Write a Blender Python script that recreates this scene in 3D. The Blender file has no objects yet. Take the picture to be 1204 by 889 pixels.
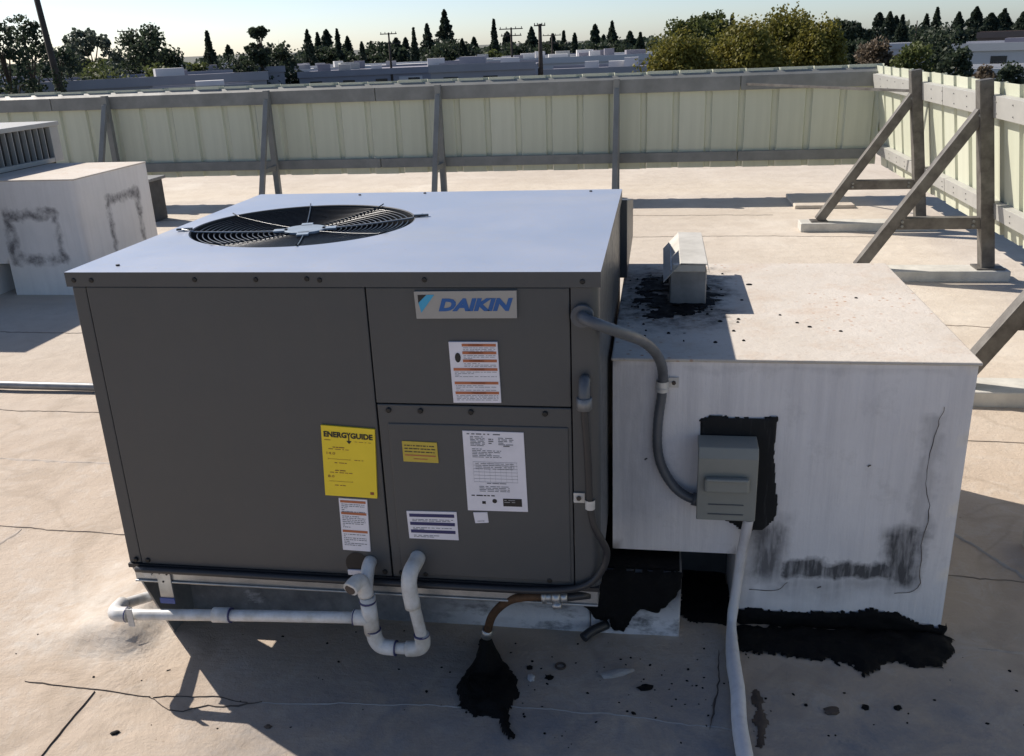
import bpy, bmesh, math, random
import numpy as np
from mathutils import Vector, Matrix, noise
random.seed(7); rng = np.random.default_rng(7)
S = bpy.context.scene
COL = S.collection

# ------------------------------------------------------------------ camera
cam = bpy.data.objects.new('camera', bpy.data.cameras.new('camera')); COL.objects.link(cam)
YAW, PITCH, ROLL = -0.166226, 0.352426, 0.040526
fw = Vector((math.sin(YAW)*math.cos(PITCH), math.cos(YAW)*math.cos(PITCH), -math.sin(PITCH)))
r0 = Vector((math.cos(YAW), -math.sin(YAW), 0)); d0 = fw.cross(r0)
rt = math.cos(ROLL)*r0 + math.sin(ROLL)*d0; dn = -math.sin(ROLL)*r0 + math.cos(ROLL)*d0
M = Matrix((rt, -dn, -fw)).transposed().to_4x4(); M.translation = (1.4286, -1.9971, 1.6394)
cam.matrix_world = M
cam.data.sensor_width = 36; cam.data.lens = 1075.25/1204*36
cam.data.clip_start = 0.05; cam.data.clip_end = 5000
S.camera = cam
CAM = Vector((1.4286, -1.9971, 1.6394))

# ------------------------------------------------------------------ world, sun, exposure
SUNV = Vector((-1.02, 0.56, 1.0))
EL = math.atan2(SUNV.z, math.hypot(SUNV.x, SUNV.y)); AZ = math.atan2(SUNV.x, SUNV.y)
W = bpy.data.worlds.new('World'); S.world = W; W.use_nodes = True
nt = W.node_tree; nt.nodes.clear()
sky = nt.nodes.new('ShaderNodeTexSky'); sky.sky_type = 'NISHITA'; sky.sun_disc = False
sky.sun_elevation = EL; sky.sun_rotation = AZ
sky.air_density = 0.62; sky.dust_density = 0.6; sky.ozone_density = 1.6; sky.altitude = 30
bg = nt.nodes.new('ShaderNodeBackground'); bg.inputs[1].default_value = 0.092
wo = nt.nodes.new('ShaderNodeOutputWorld')
nt.links.new(sky.outputs[0], bg.inputs[0]); nt.links.new(bg.outputs[0], wo.inputs[0])
sun = bpy.data.objects.new('sun', bpy.data.lights.new('sun', 'SUN')); COL.objects.link(sun)
sun.data.energy = 4.3; sun.data.angle = math.radians(0.53); sun.data.color = (1.0, 0.92, 0.83)
sun.rotation_euler = SUNV.to_track_quat('Z', 'Y').to_euler(); sun.location = (-20, 12, 20)
S.view_settings.view_transform = 'Standard'; S.view_settings.look = 'None'
S.view_settings.exposure = 0.5; S.view_settings.gamma = 1.0
S.render.engine = 'CYCLES'

# ------------------------------------------------------------------ materials
MATS = {}
class N:
    """small node-tree writer"""
    def __init__(s, name):
        s.m = bpy.data.materials.new(name); s.m.use_nodes = True; s.t = s.m.node_tree
        s.b = s.t.nodes['Principled BSDF']; s.tc = s.t.nodes.new('ShaderNodeTexCoord')
        s.co = s.tc.outputs['Object']; MATS[name] = s.m
    def lk(s, a, b): s.t.links.new(a, b)
    def mapping(s, scale=(1, 1, 1), src=None):
        n = s.t.nodes.new('ShaderNodeMapping'); n.inputs['Scale'].default_value = scale
        s.lk(src or s.co, n.inputs['Vector']); return n.outputs[0]
    def noise(s, scale, detail=4, rough=.6, vec=None, dist=0):
        n = s.t.nodes.new('ShaderNodeTexNoise'); n.inputs['Scale'].default_value = scale
        n.inputs['Detail'].default_value = detail; n.inputs['Roughness'].default_value = rough
        n.inputs['Distortion'].default_value = dist
        s.lk(vec or s.co, n.inputs['Vector']); return n.outputs[0]
    def voro(s, scale, vec=None):
        n = s.t.nodes.new('ShaderNodeTexVoronoi'); n.inputs['Scale'].default_value = scale
        s.lk(vec or s.co, n.inputs['Vector']); return n.outputs['Distance']
    def ramp(s, f, a, b, ca=0., cb=1.):
        n = s.t.nodes.new('ShaderNodeMapRange'); n.inputs[1].default_value = a; n.inputs[2].default_value = b
        n.inputs[3].default_value = ca; n.inputs[4].default_value = cb; s.lk(f, n.inputs[0]); return n.outputs[0]
    def math(s, op, a, b=None):
        n = s.t.nodes.new('ShaderNodeMath'); n.operation = op
        for i, v in enumerate((a, b)):
            if v is None: continue
            if isinstance(v, (int, float)): n.inputs[i].default_value = v
            else: s.lk(v, n.inputs[i])
        return n.outputs[0]
    def mix(s, f, a, b):
        n = s.t.nodes.new('ShaderNodeMix'); n.data_type = 'RGBA'
        for i, v in ((0, f), (6, a), (7, b)):
            if isinstance(v, (int, float)): n.inputs[i].default_value = v
            elif isinstance(v, tuple): n.inputs[i].default_value = (*v, 1)
            else: s.lk(v, n.inputs[i])
        return n.outputs[2]
    def sep(s):
        g = s.t.nodes.new('ShaderNodeNewGeometry'); n = s.t.nodes.new('ShaderNodeSeparateXYZ'); s.lk(g.outputs['Position'], n.inputs[0]); return n.outputs
    def base(s, c):
        if isinstance(c, tuple): s.b.inputs['Base Color'].default_value = (*c, 1)
        else: s.lk(c, s.b.inputs['Base Color'])
    def bump(s, h, strength=.3, dist=.01):
        n = s.t.nodes.new('ShaderNodeBump'); n.inputs['Strength'].default_value = strength
        n.inputs['Distance'].default_value = dist; s.lk(h, n.inputs['Height']); s.lk(n.outputs[0], s.b.inputs['Normal'])
    def set(s, rough=None, metal=None, spec=None):
        for k, v in (('Roughness', rough), ('Metallic', metal), ('Specular IOR Level', spec)):
            if v is None: continue
            if isinstance(v, (int, float)): s.b.inputs[k].default_value = v
            else: s.lk(v, s.b.inputs[k])

def simple(name, c, rough=.6, metal=0., var=.25, scale=6., bump=0., bscale=60., spec=None, c2=None):
    n = N(name); f = n.noise(scale, 5, .65)
    f = n.ramp(f, .3, .7)
    d = c2 or tuple(x*(1-var) for x in c)
    n.base(n.mix(f, d, c)); n.set(n.ramp(f, 0, 1, min(1, rough*1.12), rough*.9), metal, spec)
    if bump: n.bump(n.noise(bscale, 4, .6), bump, .004)
    return n.m

# painted cabinet: slightly wavy sheet, faint dust
n = N('cabinet_paint'); f = n.ramp(n.noise(2.2, 4, .6), .3, .75); g = n.ramp(n.noise(38, 6, .7), .45, .8)
st = n.ramp(n.noise(1, 5, .6, n.mapping((26, 26, 1.2))), .5, .8, 0, .35)
c = n.mix(f, (.062, .068, .073), (.076, .080, .083)); c = n.mix(n.math('MULTIPLY', g, .22), c, (.11, .10, .09)); c = n.mix(st, c, (.08, .08, .078))
n.base(c); n.set(n.ramp(g, 0, 1, .36, .58), .0, .5)
n.bump(n.math('ADD', n.noise(2.6, 2, .4), n.math('MULTIPLY', n.noise(220, 2, .5), .012)), .5, .02)
n = N('lid_paint_skylit'); f = n.ramp(n.noise(3.2, 5, .65), .35, .7); g = n.ramp(n.noise(45, 6, .75), .5, .8)  # cabinet grey with the sky's bright blue reflection painted in, plus dust
c = n.mix(f, (.31, .36, .46), (.36, .40, .49)); c = n.mix(n.math('MULTIPLY', g, .55), c, (.40, .38, .35)); sp_ = n.math('MULTIPLY', n.ramp(n.voro(26), .05, .11, 1, 0), n.ramp(n.noise(2.4, 2, .5), .5, .6, 0, .5)); c = n.mix(sp_, c, (.22, .20, .18))
c = n.mix(n.ramp(n.noise(1.1, 5, .7, n.mapping((1, 3.2, 1))), .52, .72, 0, .35), c, (.42, .41, .38))
n.base(c); n.set(n.ramp(f, 0, 1, .36, .46), .15, .5); n.bump(n.noise(2.5, 2, .4), .25, .012)
simple('galvanised', (.52, .53, .53), .38, .75, .3, 18, .05)
simple('dull_galvanised', (.30, .31, .32), .5, .5, .35, 14, .05)
simple('black_wire', (.03, .032, .035), .3, .5, .2, 20)
simple('fan_dark', (.02, .021, .023), .45, .2, .2, 8)
simple('hub_grey', (.36, .42, .48), .45, .4, .3, 20)
simple('pvc_white', (.76, .76, .75), .36, 0, .18, 22, .03, 40, c2=(.50, .48, .43))
simple('pvc_glue', (.06, .06, .16), .5)
simple('conduit_grey', (.12, .13, .145), .42, 0, .3, 12, .05, 80)
simple('dark_hose', (.035, .035, .038), .42, 0, .2, 12)
simple('rusty_iron', (.14, .075, .035), .8, .2, .5, 30, .3, 90, c2=(.05, .03, .02))
simple('disconnect_paint', (.29, .295, .265), .45, 0, .12, 7, .04, 90)
simple('strap_white', (.68, .66, .62), .4, .1, .25, 40)
simple('blue_tape', (.08, .14, .45), .5)
simple('screw_black', (.01, .01, .01), .5)
simple('sticker_white', (.86, .83, .87), .45, 0, .08, 25)
simple('sticker_grey', (.38, .38, .38), .42, 0, .1, 25)
simple('sticker_yellow', (.95, .70, .03), .45, 0, .06, 12)
simple('sticker_ochre', (.62, .46, .06), .5, 0, .12, 25)
simple('plate_silver', (.36, .36, .35), .42, .3, .08, 10)
simple('ink_black', (.015, .014, .015), .5)
simple('ink_grey', (.20, .20, .21), .6)
simple('ink_orange', (.55, .17, .07), .5)
simple('ink_rust', (.30, .08, .03), .5)
simple('ink_blue', (.015, .13, .42), .4)
simple('ink_cyan', (.05, .42, .68), .4)
simple('ink_navy', (.025, .03, .14), .4)
simple('fence_steel', (.25, .255, .24), .55, .1, .3, 5, .08, 40)
simple('frame_steel', (.19, .18, .16), .6, .3, .4, 9, .1, 50, c2=(.07, .062, .055))
simple('sleeper_paint', (.62, .60, .54), .8, 0, .3, 8, .25, 50)
simple('concrete_dark', (.10, .10, .10), .85, 0, .3, 8, .3)
simple('asphalt', (.055, .055, .058), .9, 0, .25, .05)
simple('wall_tan', (.36, .31, .25), .85, 0, .12, .3)
simple('wall_grey', (.30, .30, .33), .85, 0, .12, .3)
simple('roof_mauve', (.27, .26, .30), .85, 0, .2, .08)
simple('roof_white', (.62, .61, .60), .8, 0, .15, .1)
simple('roof_brown', (.22, .16, .13), .85, 0, .2, .1)
simple('dark_glass', (.03, .035, .04), .15, 0, .1, 2)
simple('car_white', (.75, .75, .74), .3, 0, .05, 1)
simple('car_red', (.38, .06, .05), .3, 0, .05, 1)
simple('car_grey', (.26, .27, .29), .3, .3, .05, 1)
simple('car_dark', (.04, .045, .06), .3, .2, .05, 1)
simple('tyre', (.02, .02, .02), .85)
simple('pole_wood', (.075, .058, .045), .9, 0, .35, 3, .3, 12)
simple('bark', (.10, .075, .055), .9, 0, .3, 2, .4, 6)
simple('rust_brown', (.10, .075, .06), .85, 0, .4, 12)

def leafmat(name, a, b):
    n = N(name); oi = n.t.nodes.new('ShaderNodeObjectInfo')
    f = n.ramp(n.noise(.55, 3, .6), .35, .65)
    c = n.mix(f, a, b); c = n.mix(n.math('MULTIPLY', oi.outputs['Random'], .3), c, tuple(x*.7 for x in a)); n.base(c); n.set(.6, 0, .25)
    tr = n.t.nodes.new('ShaderNodeBsdfTranslucent'); n.lk(c, tr.inputs[0])
    mx = n.t.nodes.new('ShaderNodeMixShader'); mx.inputs[0].default_value = .35
    n.lk(n.b.outputs[0], mx.inputs[1]); n.lk(tr.outputs[0], mx.inputs[2])
    n.lk(mx.outputs[0], n.t.nodes['Material Output'].inputs[0])
leafmat('leaf_conifer', (.034, .050, .036), (.060, .078, .050))
leafmat('leaf_dark', (.036, .052, .033), (.065, .085, .048))
leafmat('leaf_grey', (.085, .105, .078), (.13, .15, .11))
leafmat('leaf_yellow', (.13, .135, .03), (.25, .215, .048))
leafmat('leaf_olive', (.08, .10, .03), (.13, .15, .05))
leafmat('leaf_brown', (.12, .095, .065), (.17, .13, .09))

# fence sheet: pale green fibreglass, lets a little light through
n = N('fence_sheet'); f = n.ramp(n.noise(1.6, 4, .6), .3, .7); s_ = n.ramp(n.noise(1, 5, .6, n.mapping((14, 14, .8))), .45, .8, 0, .5)
c = n.mix(f, (.62, .64, .51), (.68, .69, .55)); c = n.mix(s_, c, (.50, .52, .40)); oi = n.t.nodes.new('ShaderNodeObjectInfo'); c = n.mix(n.math('MULTIPLY', oi.outputs['Random'], .30), c, (.47, .50, .37)); n.base(c); n.set(.5, 0, .4)
tr = n.t.nodes.new('ShaderNodeBsdfTranslucent'); n.lk(n.mix(.25, c, (.35, .45, .28)), tr.inputs[0])
mx = n.t.nodes.new('ShaderNodeMixShader'); mx.inputs[0].default_value = .07
n.lk(n.b.outputs[0], mx.inputs[1]); n.lk(tr.outputs[0], mx.inputs[2]); n.lk(mx.outputs[0], n.t.nodes['Material Output'].inputs[0])

# tar
n = N('tar'); f = n.noise(42, 6, .7); n.base(n.mix(n.ramp(n.noise(150, 4, .8), .64, .74, 0, .5), n.mix(n.ramp(f, .45, .75), (.003, .003, .0035), (.010, .010, .011)), (.09, .085, .08)))
n.set(n.ramp(f, .3, .7, .6, .9), 0, .2); n.bump(n.noise(55, 6, .75), .8, .007)
n = N('tar_paint'); f = n.noise(1, 6, .65, n.mapping((90, 90, 7))); g = n.noise(24, 5, .7)
n.base(n.mix(n.ramp(f, .60, .74, 0, .5), (.016, .017, .018), (.07, .07, .073))); n.set(.8, 0, .3); n.bump(g, .5, .004)

# roof coating
n = N('roof_coating')
big = n.ramp(n.noise(.55, 5, .62, None, .6), .3, .72); mid = n.ramp(n.noise(2.6, 6, .68, None, .4), .42, .78)
fin = n.noise(55, 6, .75); mot = n.ramp(n.noise(9, 6, .72), .5, .8)
c = n.mix(big, (.52, .455, .375), (.63, .565, .48)); c = n.mix(n.math('MULTIPLY', mid, .55), c, (.43, .36, .285))
c = n.mix(n.math('MULTIPLY', mot, .32), c, (.34, .28, .22)); c = n.mix(n.ramp(n.noise(1.1, 3, .5), .58, .75, 0, .55), c, (.70, .65, .57))
strk = n.ramp(n.noise(1, 5, .6, n.mapping((.5, 5, 1))), .52, .75, 0, .3); c = n.mix(strk, c, (.42, .36, .30))
c = n.mix(n.ramp(fin, .62, .78, 0, .35), c, (.30, .25, .20))
vo = n.voro(16); sp = n.math('MULTIPLY', n.ramp(vo, .035, .07, 1, 0), n.ramp(n.noise(2.2, 2, .5), .5, .62)); c = n.mix(sp, c, (.05, .045, .04))
# scuffed grime round the foot of the machines, painted darker to deepen their shade (x 0..3, y -.8...5)
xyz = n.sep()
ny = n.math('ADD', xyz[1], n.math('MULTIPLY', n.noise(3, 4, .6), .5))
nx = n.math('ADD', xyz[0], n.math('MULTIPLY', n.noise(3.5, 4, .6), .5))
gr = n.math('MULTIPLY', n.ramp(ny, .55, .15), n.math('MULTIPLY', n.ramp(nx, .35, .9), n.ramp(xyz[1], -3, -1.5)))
old = n.ramp(ny, 3.6, 1.6, 0, .55); c = n.mix(old, c, (.46, .35, .255))
spl = n.math('MULTIPLY', n.ramp(n.noise(6.5, 8, .78, None, 1.2), .5, .62), n.ramp(ny, 3.5, 1.0, 0, .55)); c = n.mix(spl, c, (.56, .50, .43))
ring = n.noise(1.5, 3, .5, None, .8); rg = n.math('MULTIPLY', n.ramp(n.math('ABSOLUTE', n.math('SUBTRACT', ring, .5)), .004, .03, .28, 0), n.ramp(xyz[1], 3.2, 2.2)); c = n.mix(rg, c, (.30, .235, .17))
grit = n.math('MULTIPLY', n.ramp(n.noise(150, 3, .8), .60, .70), n.ramp(n.noise(5, 4, .7), .4, .65)); c = n.mix(n.math('MULTIPLY', grit, .6), c, (.17, .135, .10))
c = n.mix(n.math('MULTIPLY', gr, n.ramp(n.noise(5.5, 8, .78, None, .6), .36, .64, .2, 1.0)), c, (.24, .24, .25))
wh = n.math('MULTIPLY', n.math('MULTIPLY', n.ramp(nx, -.42, -.15), n.ramp(nx, .15, .35, 1, 0)), n.math('MULTIPLY', n.ramp(ny, .15, .32), n.ramp(ny, .55, .75, 1, 0)))
c = n.mix(n.math('MULTIPLY', wh, n.ramp(n.noise(14, 6, .7), .35, .65, 0, .55)), c, (.66, .63, .57))
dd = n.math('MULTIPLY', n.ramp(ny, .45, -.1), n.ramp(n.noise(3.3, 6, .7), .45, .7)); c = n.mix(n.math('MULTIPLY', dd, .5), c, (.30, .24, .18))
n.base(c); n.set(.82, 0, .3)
n.bump(n.math('ADD', n.math('ADD', n.math('MULTIPLY', n.noise(9, 5, .6), 1.0), n.math('MULTIPLY', n.noise(75, 5, .75), .30)), n.math('MULTIPLY', n.noise(1, 4, .6, n.mapping((5, 34, 1))), .25)), .7, .013)

# white-coated duct walls: vertical brush streaks, grime
n = N('duct_coating')
v = n.mapping((22, 22, 1.4)); stv = n.noise(1, 6, .65, v); f = n.ramp(n.noise(2.4, 5, .65), .35, .7)
c = n.mix(f, (.76, .73, .725), (.85, .82, .81)); c = n.mix(n.ramp(stv, .45, .72, 0, .45), c, (.54, .52, .53))
c = n.mix(n.ramp(n.noise(8, 6, .75), .56, .78, 0, .35), c, (.38, .36, .34))
xyz = n.sep(); wob = n.math('MULTIPLY', n.math('SUBTRACT', n.noise(11, 4, .6), .5), .10)
X = n.math('ADD', xyz[0], wob); Z = n.math('ADD', xyz[2], wob)
def boxmask(x0, x1, z0, z1, e):
    a = n.math('MULTIPLY', n.ramp(X, x0-e, x0+e), n.ramp(X, x1-e, x1+e, 1, 0))
    b = n.math('MULTIPLY', n.ramp(Z, z0-e, z0+e), n.ramp(Z, z1-e, z1+e, 1, 0)); return n.math('MULTIPLY', a, b)
sm = None
for (a0, a1, b0, b1, e, k) in ((1.80, 2.13, .165, .218, .010, .95), (2.075, 2.165, .14, .34, .02, .95), (1.70, 1.80, .15, .34, .03, .85), (1.78, 2.12, .12, .17, .02, .35), (1.32, 1.44, .30, .80, .05, .22), (1.5, 2.2, .79, .805, .01, .15), (1.75, 2.0, .10, .14, .02, .25), (2.13, 2.18, .30, .68, .012, .3), (1.34, 1.5, .40, .45, .01, .12)):
    q = n.math('MULTIPLY', boxmask(a0, a1, b0, b1, e), k); sm = q if sm is None else n.math('MAXIMUM', sm, q)
sm = n.math('MULTIPLY', sm, n.ramp(n.noise(1, 5, .6, n.mapping((60, 60, 9))), .25, .55, .45, 1))
yc = n.ramp(xyz[1], .40, .41, 1, 0); zc = n.ramp(xyz[2], .80, .805, 1, 0)
sm = n.math('MULTIPLY', sm, n.math('MULTIPLY', yc, zc)); c = n.mix(sm, c, (.065, .065, .07))
n.base(c); n.set(.78, 0, .3); n.bump(n.math('ADD', stv, n.math('MULTIPLY', n.noise(60, 5, .7), .35)), .45, .008)
n = N('curb_coating_shaded'); f = n.noise(5.5, 6, .7, n.mapping((1, 1, 2.2))); xyz = n.sep()
c = n.mix(n.ramp(n.noise(14, 6, .7), .35, .7), (.13, .13, .135), (.24, .235, .235))  # dirty coat, painted darker still to carry the shade under the rail
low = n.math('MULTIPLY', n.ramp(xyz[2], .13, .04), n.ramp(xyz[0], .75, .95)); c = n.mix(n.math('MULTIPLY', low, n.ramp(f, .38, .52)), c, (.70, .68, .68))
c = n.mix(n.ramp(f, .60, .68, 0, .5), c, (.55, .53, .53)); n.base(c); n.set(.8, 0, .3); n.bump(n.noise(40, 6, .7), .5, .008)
# its top: cream with rust flecks
n = N('duct_top_coating'); f = n.ramp(n.noise(3, 5, .65), .3, .7)
c = n.mix(f, (.56, .505, .43), (.65, .60, .53)); c = n.mix(n.ramp(n.noise(7, 6, .7), .50, .74, 0, .5), c, (.50, .36, .25)); c = n.mix(n.ramp(n.noise(70, 4, .75), .58, .72, 0, .4), c, (.36, .25, .17))
msk = n.ramp(n.noise(3.2, 3, .6), .44, .60); vo = n.voro(30)
c = n.mix(n.math('MULTIPLY', n.ramp(vo, .10, .2, 1, 0), n.math('MULTIPLY', msk, .85)), c, (.40, .20, .10))
vo = n.voro(17); c = n.mix(n.math('MULTIPLY', n.ramp(vo, .05, .09, 1, 0), n.ramp(n.noise(2.1, 2, .5), .52, .56)), c, (.09, .06, .045))
xyz = n.sep(); wob = n.math('MULTIPLY', n.math('SUBTRACT', n.noise(9, 6, .72), .5), .5)
X = n.math('ADD', xyz[0], n.math('MULTIPLY', wob, .6)); Y = n.math('ADD', xyz[1], wob)
q = n.math('MULTIPLY', n.math('MULTIPLY', n.ramp(X, 1.24, 1.30), n.ramp(X, 1.68, 1.62)), n.math('MULTIPLY', n.ramp(Y, .60, .74), n.ramp(Y, 1.42, 1.30)))
c = n.mix(n.math('MULTIPLY', q, n.ramp(n.noise(22, 6, .75), .32, .60, 1, .25)), c, (.012, .012, .013))
n.base(c); n.set(.8, 0, .3); n.bump(n.noise(28, 6, .7), .4, .008)
# second duct: stains framed like brushed squares
n = N('duct_coating_stained'); stv = n.noise(1, 6, .65, n.mapping((22, 22, 1.4))); f = n.ramp(n.noise(2.4, 5, .65), .35, .7)
c = n.mix(f, (.76, .74, .70), (.84, .815, .78)); c = n.mix(n.ramp(stv, .45, .75, 0, .3), c, (.58, .56, .54))
xyz = n.sep(); wob = n.math('MULTIPLY', n.math('SUBTRACT', n.noise(7, 4, .6), .5), .16)
X = n.math('ADD', xyz[0], wob); Y = n.math('ADD', xyz[1], wob); Z = n.math('ADD', xyz[2], wob)
def frame(A, a0, a1, b0, b1, w, e, k, B=Z):
    def bm(i):
        a = n.math('MULTIPLY', n.ramp(A, a0+i-e, a0+i+e), n.ramp(A, a1-i-e, a1-i+e, 1, 0))
        b = n.math('MULTIPLY', n.ramp(B, b0+i-e, b0+i+e), n.ramp(B, b1-i-e, b1-i+e, 1, 0)); return n.math('MULTIPLY', a, b)
    return n.math('MULTIPLY', n.math('MULTIPLY', bm(0), n.math('SUBTRACT', 1, bm(w))), k)
m1 = n.math('MULTIPLY', frame(X, -3.28, -2.84, .23, .63, .06, .02, .85), n.ramp(xyz[1], 4.03, 4.05, 1, 0))
m2 = n.math('MULTIPLY', frame(Y, 4.32, 4.80, .05, .66, .055, .02, .85), n.ramp(xyz[0], -2.69, -2.67))
mm = n.math('MULTIPLY', n.math('MAXIMUM', m1, m2), n.ramp(n.noise(9, 5, .7), .35, .6, .15, 1))
c = n.mix(mm, c, (.085, .08, .085)); n.base(c); n.set(.78, 0, .3); n.bump(stv, .4, .008)

# ------------------------------------------------------------------ mesh helpers
OFF = {}
class MB:
    def __init__(s): s.v = []; s.f = []; s.sm = []
    def face(s, pts, smooth=False):
        i = len(s.v); s.v += [tuple(p) for p in pts]; s.f.append(tuple(range(i, i+len(pts)))); s.sm.append(smooth)
    def mesh(s, vs, fs, smooth=False):
        i = len(s.v); s.v += [tuple(p) for p in vs]; s.f += [tuple(j+i for j in f) for f in fs]; s.sm += [smooth]*len(fs); return s
    def box(s, x0, x1, y0, y1, z0, z1):
        v = [(x, y, z) for z in (z0, z1) for y in (y0, y1) for x in (x0, x1)]
        return s.mesh(v, [(0, 2, 3, 1), (4, 5, 7, 6), (0, 1, 5, 4), (2, 6, 7, 3), (0, 4, 6, 2), (1, 3, 7, 5)])
    def hexa(s, b, t):   # 4 bottom, 4 top points (counter-clockwise)
        return s.mesh(list(b)+list(t), [(3, 2, 1, 0), (4, 5, 6, 7), (0, 1, 5, 4), (1, 2, 6, 5), (2, 3, 7, 6), (3, 0, 4, 7)])
    def tube(s, pts, r, n=12, caps=True, smooth=True):
        P = [Vector(p) for p in pts]; R = r if isinstance(r, (list, tuple)) else [r]*len(P)
        T = [((P[min(i+1, len(P)-1)]-P[max(i-1, 0)]).normalized()) for i in range(len(P))]
        u = T[0].orthogonal().normalized(); vs = []
        for i, p in enumerate(P):
            u = (u - T[i]*u.dot(T[i]));
            if u.length < 1e-6: u = T[i].orthogonal()
            u.normalize(); w = T[i].cross(u)
            vs += [p+(u*math.cos(2*math.pi*k/n)+w*math.sin(2*math.pi*k/n))*R[i] for k in range(n)]
        fs = [(i*n+k, i*n+(k+1) % n, (i+1)*n+(k+1) % n, (i+1)*n+k) for i in range(len(P)-1) for k in range(n)]
        s.mesh(vs, fs, smooth)
        if caps: s.face(vs[:n][::-1]); s.face(vs[-n:])
        return s
    def beam(s, a, b, w, h, up=(0, 0, 1)):   # rectangular bar from a to b
        a = Vector(a); b = Vector(b); t = (b-a).normalized(); u = Vector(up); sd = t.cross(u).normalized(); u = sd.cross(t)
        q = [sd*w/2+u*h/2, -sd*w/2+u*h/2, -sd*w/2-u*h/2, sd*w/2-u*h/2]
        return s.hexa([a+k for k in q], [b+k for k in q])
    def build(s, name, mat, parent=None, bevel=0, off=None, tri=False):
        o_ = Vector(off) if off is not None else (OFF.get(parent.name, Vector()) if parent else Vector())
        me = bpy.data.meshes.new(name); me.from_pydata([tuple(Vector(v)-o_) for v in s.v], [], s.f)
        me.polygons.foreach_set('use_smooth', s.sm); me.materials.append(MATS[mat] if isinstance(mat, str) else mat)
        me.update(); ob = bpy.data.objects.new(name, me); COL.objects.link(ob)
        bm = bmesh.new(); bm.from_mesh(me); bmesh.ops.remove_doubles(bm, verts=bm.verts, dist=1e-6); bmesh.ops.recalc_face_normals(bm, faces=bm.faces); bm.to_mesh(me); bm.free()
        if off is not None: ob.location = o_
        if parent: ob.parent = parent
        OFF[ob.name] = o_
        if bevel:
            b = ob.modifiers.new('bevel', 'BEVEL'); b.width = bevel; b.segments = 2; b.limit_method = 'ANGLE'; b.angle_limit = math.radians(50)
        return ob
def tag(o, label=None, cat=None, group=None, kind=None):
    if label: o['label'] = label
    if cat: o['category'] = cat
    if group: o['group'] = group
    if kind: o['kind'] = kind
    return o
def empty(name, loc, label, cat, group=None):
    o = bpy.data.objects.new(name, None); COL.objects.link(o); o.location = loc; o.empty_display_size = .1
    OFF[o.name] = Vector(loc); return tag(o, label, cat, group)
def copy_tree(o, parent=None):
    c = o.copy(); COL.objects.link(c); c.parent = parent; OFF[c.name] = OFF.get(o.name, Vector())
    for ch in list(o.children): copy_tree(ch, c)
    return c
def curve(pts, n=8):     # catmull-rom through points
    P = [Vector(p) for p in pts]; P = [P[0]*2-P[1]]+P+[P[-1]*2-P[-2]]; out = []
    for i in range(1, len(P)-2):
        for k in range(n):
            t = k/n; a, b, c_, d = P[i-1:i+3]
            out.append(.5*((2*b)+(-a+c_)*t+(2*a-5*b+4*c_-d)*t*t+(-a+3*b-3*c_+d)*t**3))
    return out+[P[-2]]
def text_faces(s, size, shear=0, offset=0, xs=1.):
    cu = bpy.data.curves.new('txt', 'FONT'); cu.body = s; cu.size = size; cu.shear = shear; cu.offset = offset; cu.resolution_u = 3
    ob = bpy.data.objects.new('txt', cu); COL.objects.link(ob); dg = bpy.context.evaluated_depsgraph_get()
    me = bpy.data.meshes.new_from_object(ob.evaluated_get(dg)); v = [(a.co.x*xs, a.co.y) for a in me.vertices]; f = [tuple(p.vertices) for p in me.polygons]
    bpy.data.objects.remove(ob); bpy.data.curves.remove(cu); bpy.data.meshes.remove(me)
    if not v: return v, f, 0
    x0 = min(a[0] for a in v); w = max(a[0] for a in v)-x0
    return [(a[0]-x0, a[1]) for a in v], f, w

# gentle waves of the roof near the machine
def gz(x, y):
    if x < -2.5 or x > 3.4 or y < -1.4 or y > 3: return 0.
    e = min(1, (x+2.5)/.6, (3.4-x)/.3, (y+1.4)/.5, (3-y)/.6)
    h = (noise.noise(Vector((x*2.3, y*2.3, 1)))*.006+noise.noise(Vector((x*9, y*9, 4)))*.0022)*e
    dx_ = (x+.115)/(.055 if x > -.115 else .22); yy_ = .5 if y > .5 else (y if y > .09 else .09); dy_ = (y-yy_)/(.05 if y < .2 else .3)
    h += .06*math.exp(-dx_*dx_-dy_*dy_)*e*(1+.25*noise.noise(Vector((x*17, y*17, 8))))
    return h
def smooth(t): t = max(0, min(1, t)); return t*t*(3-2*t)

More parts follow.
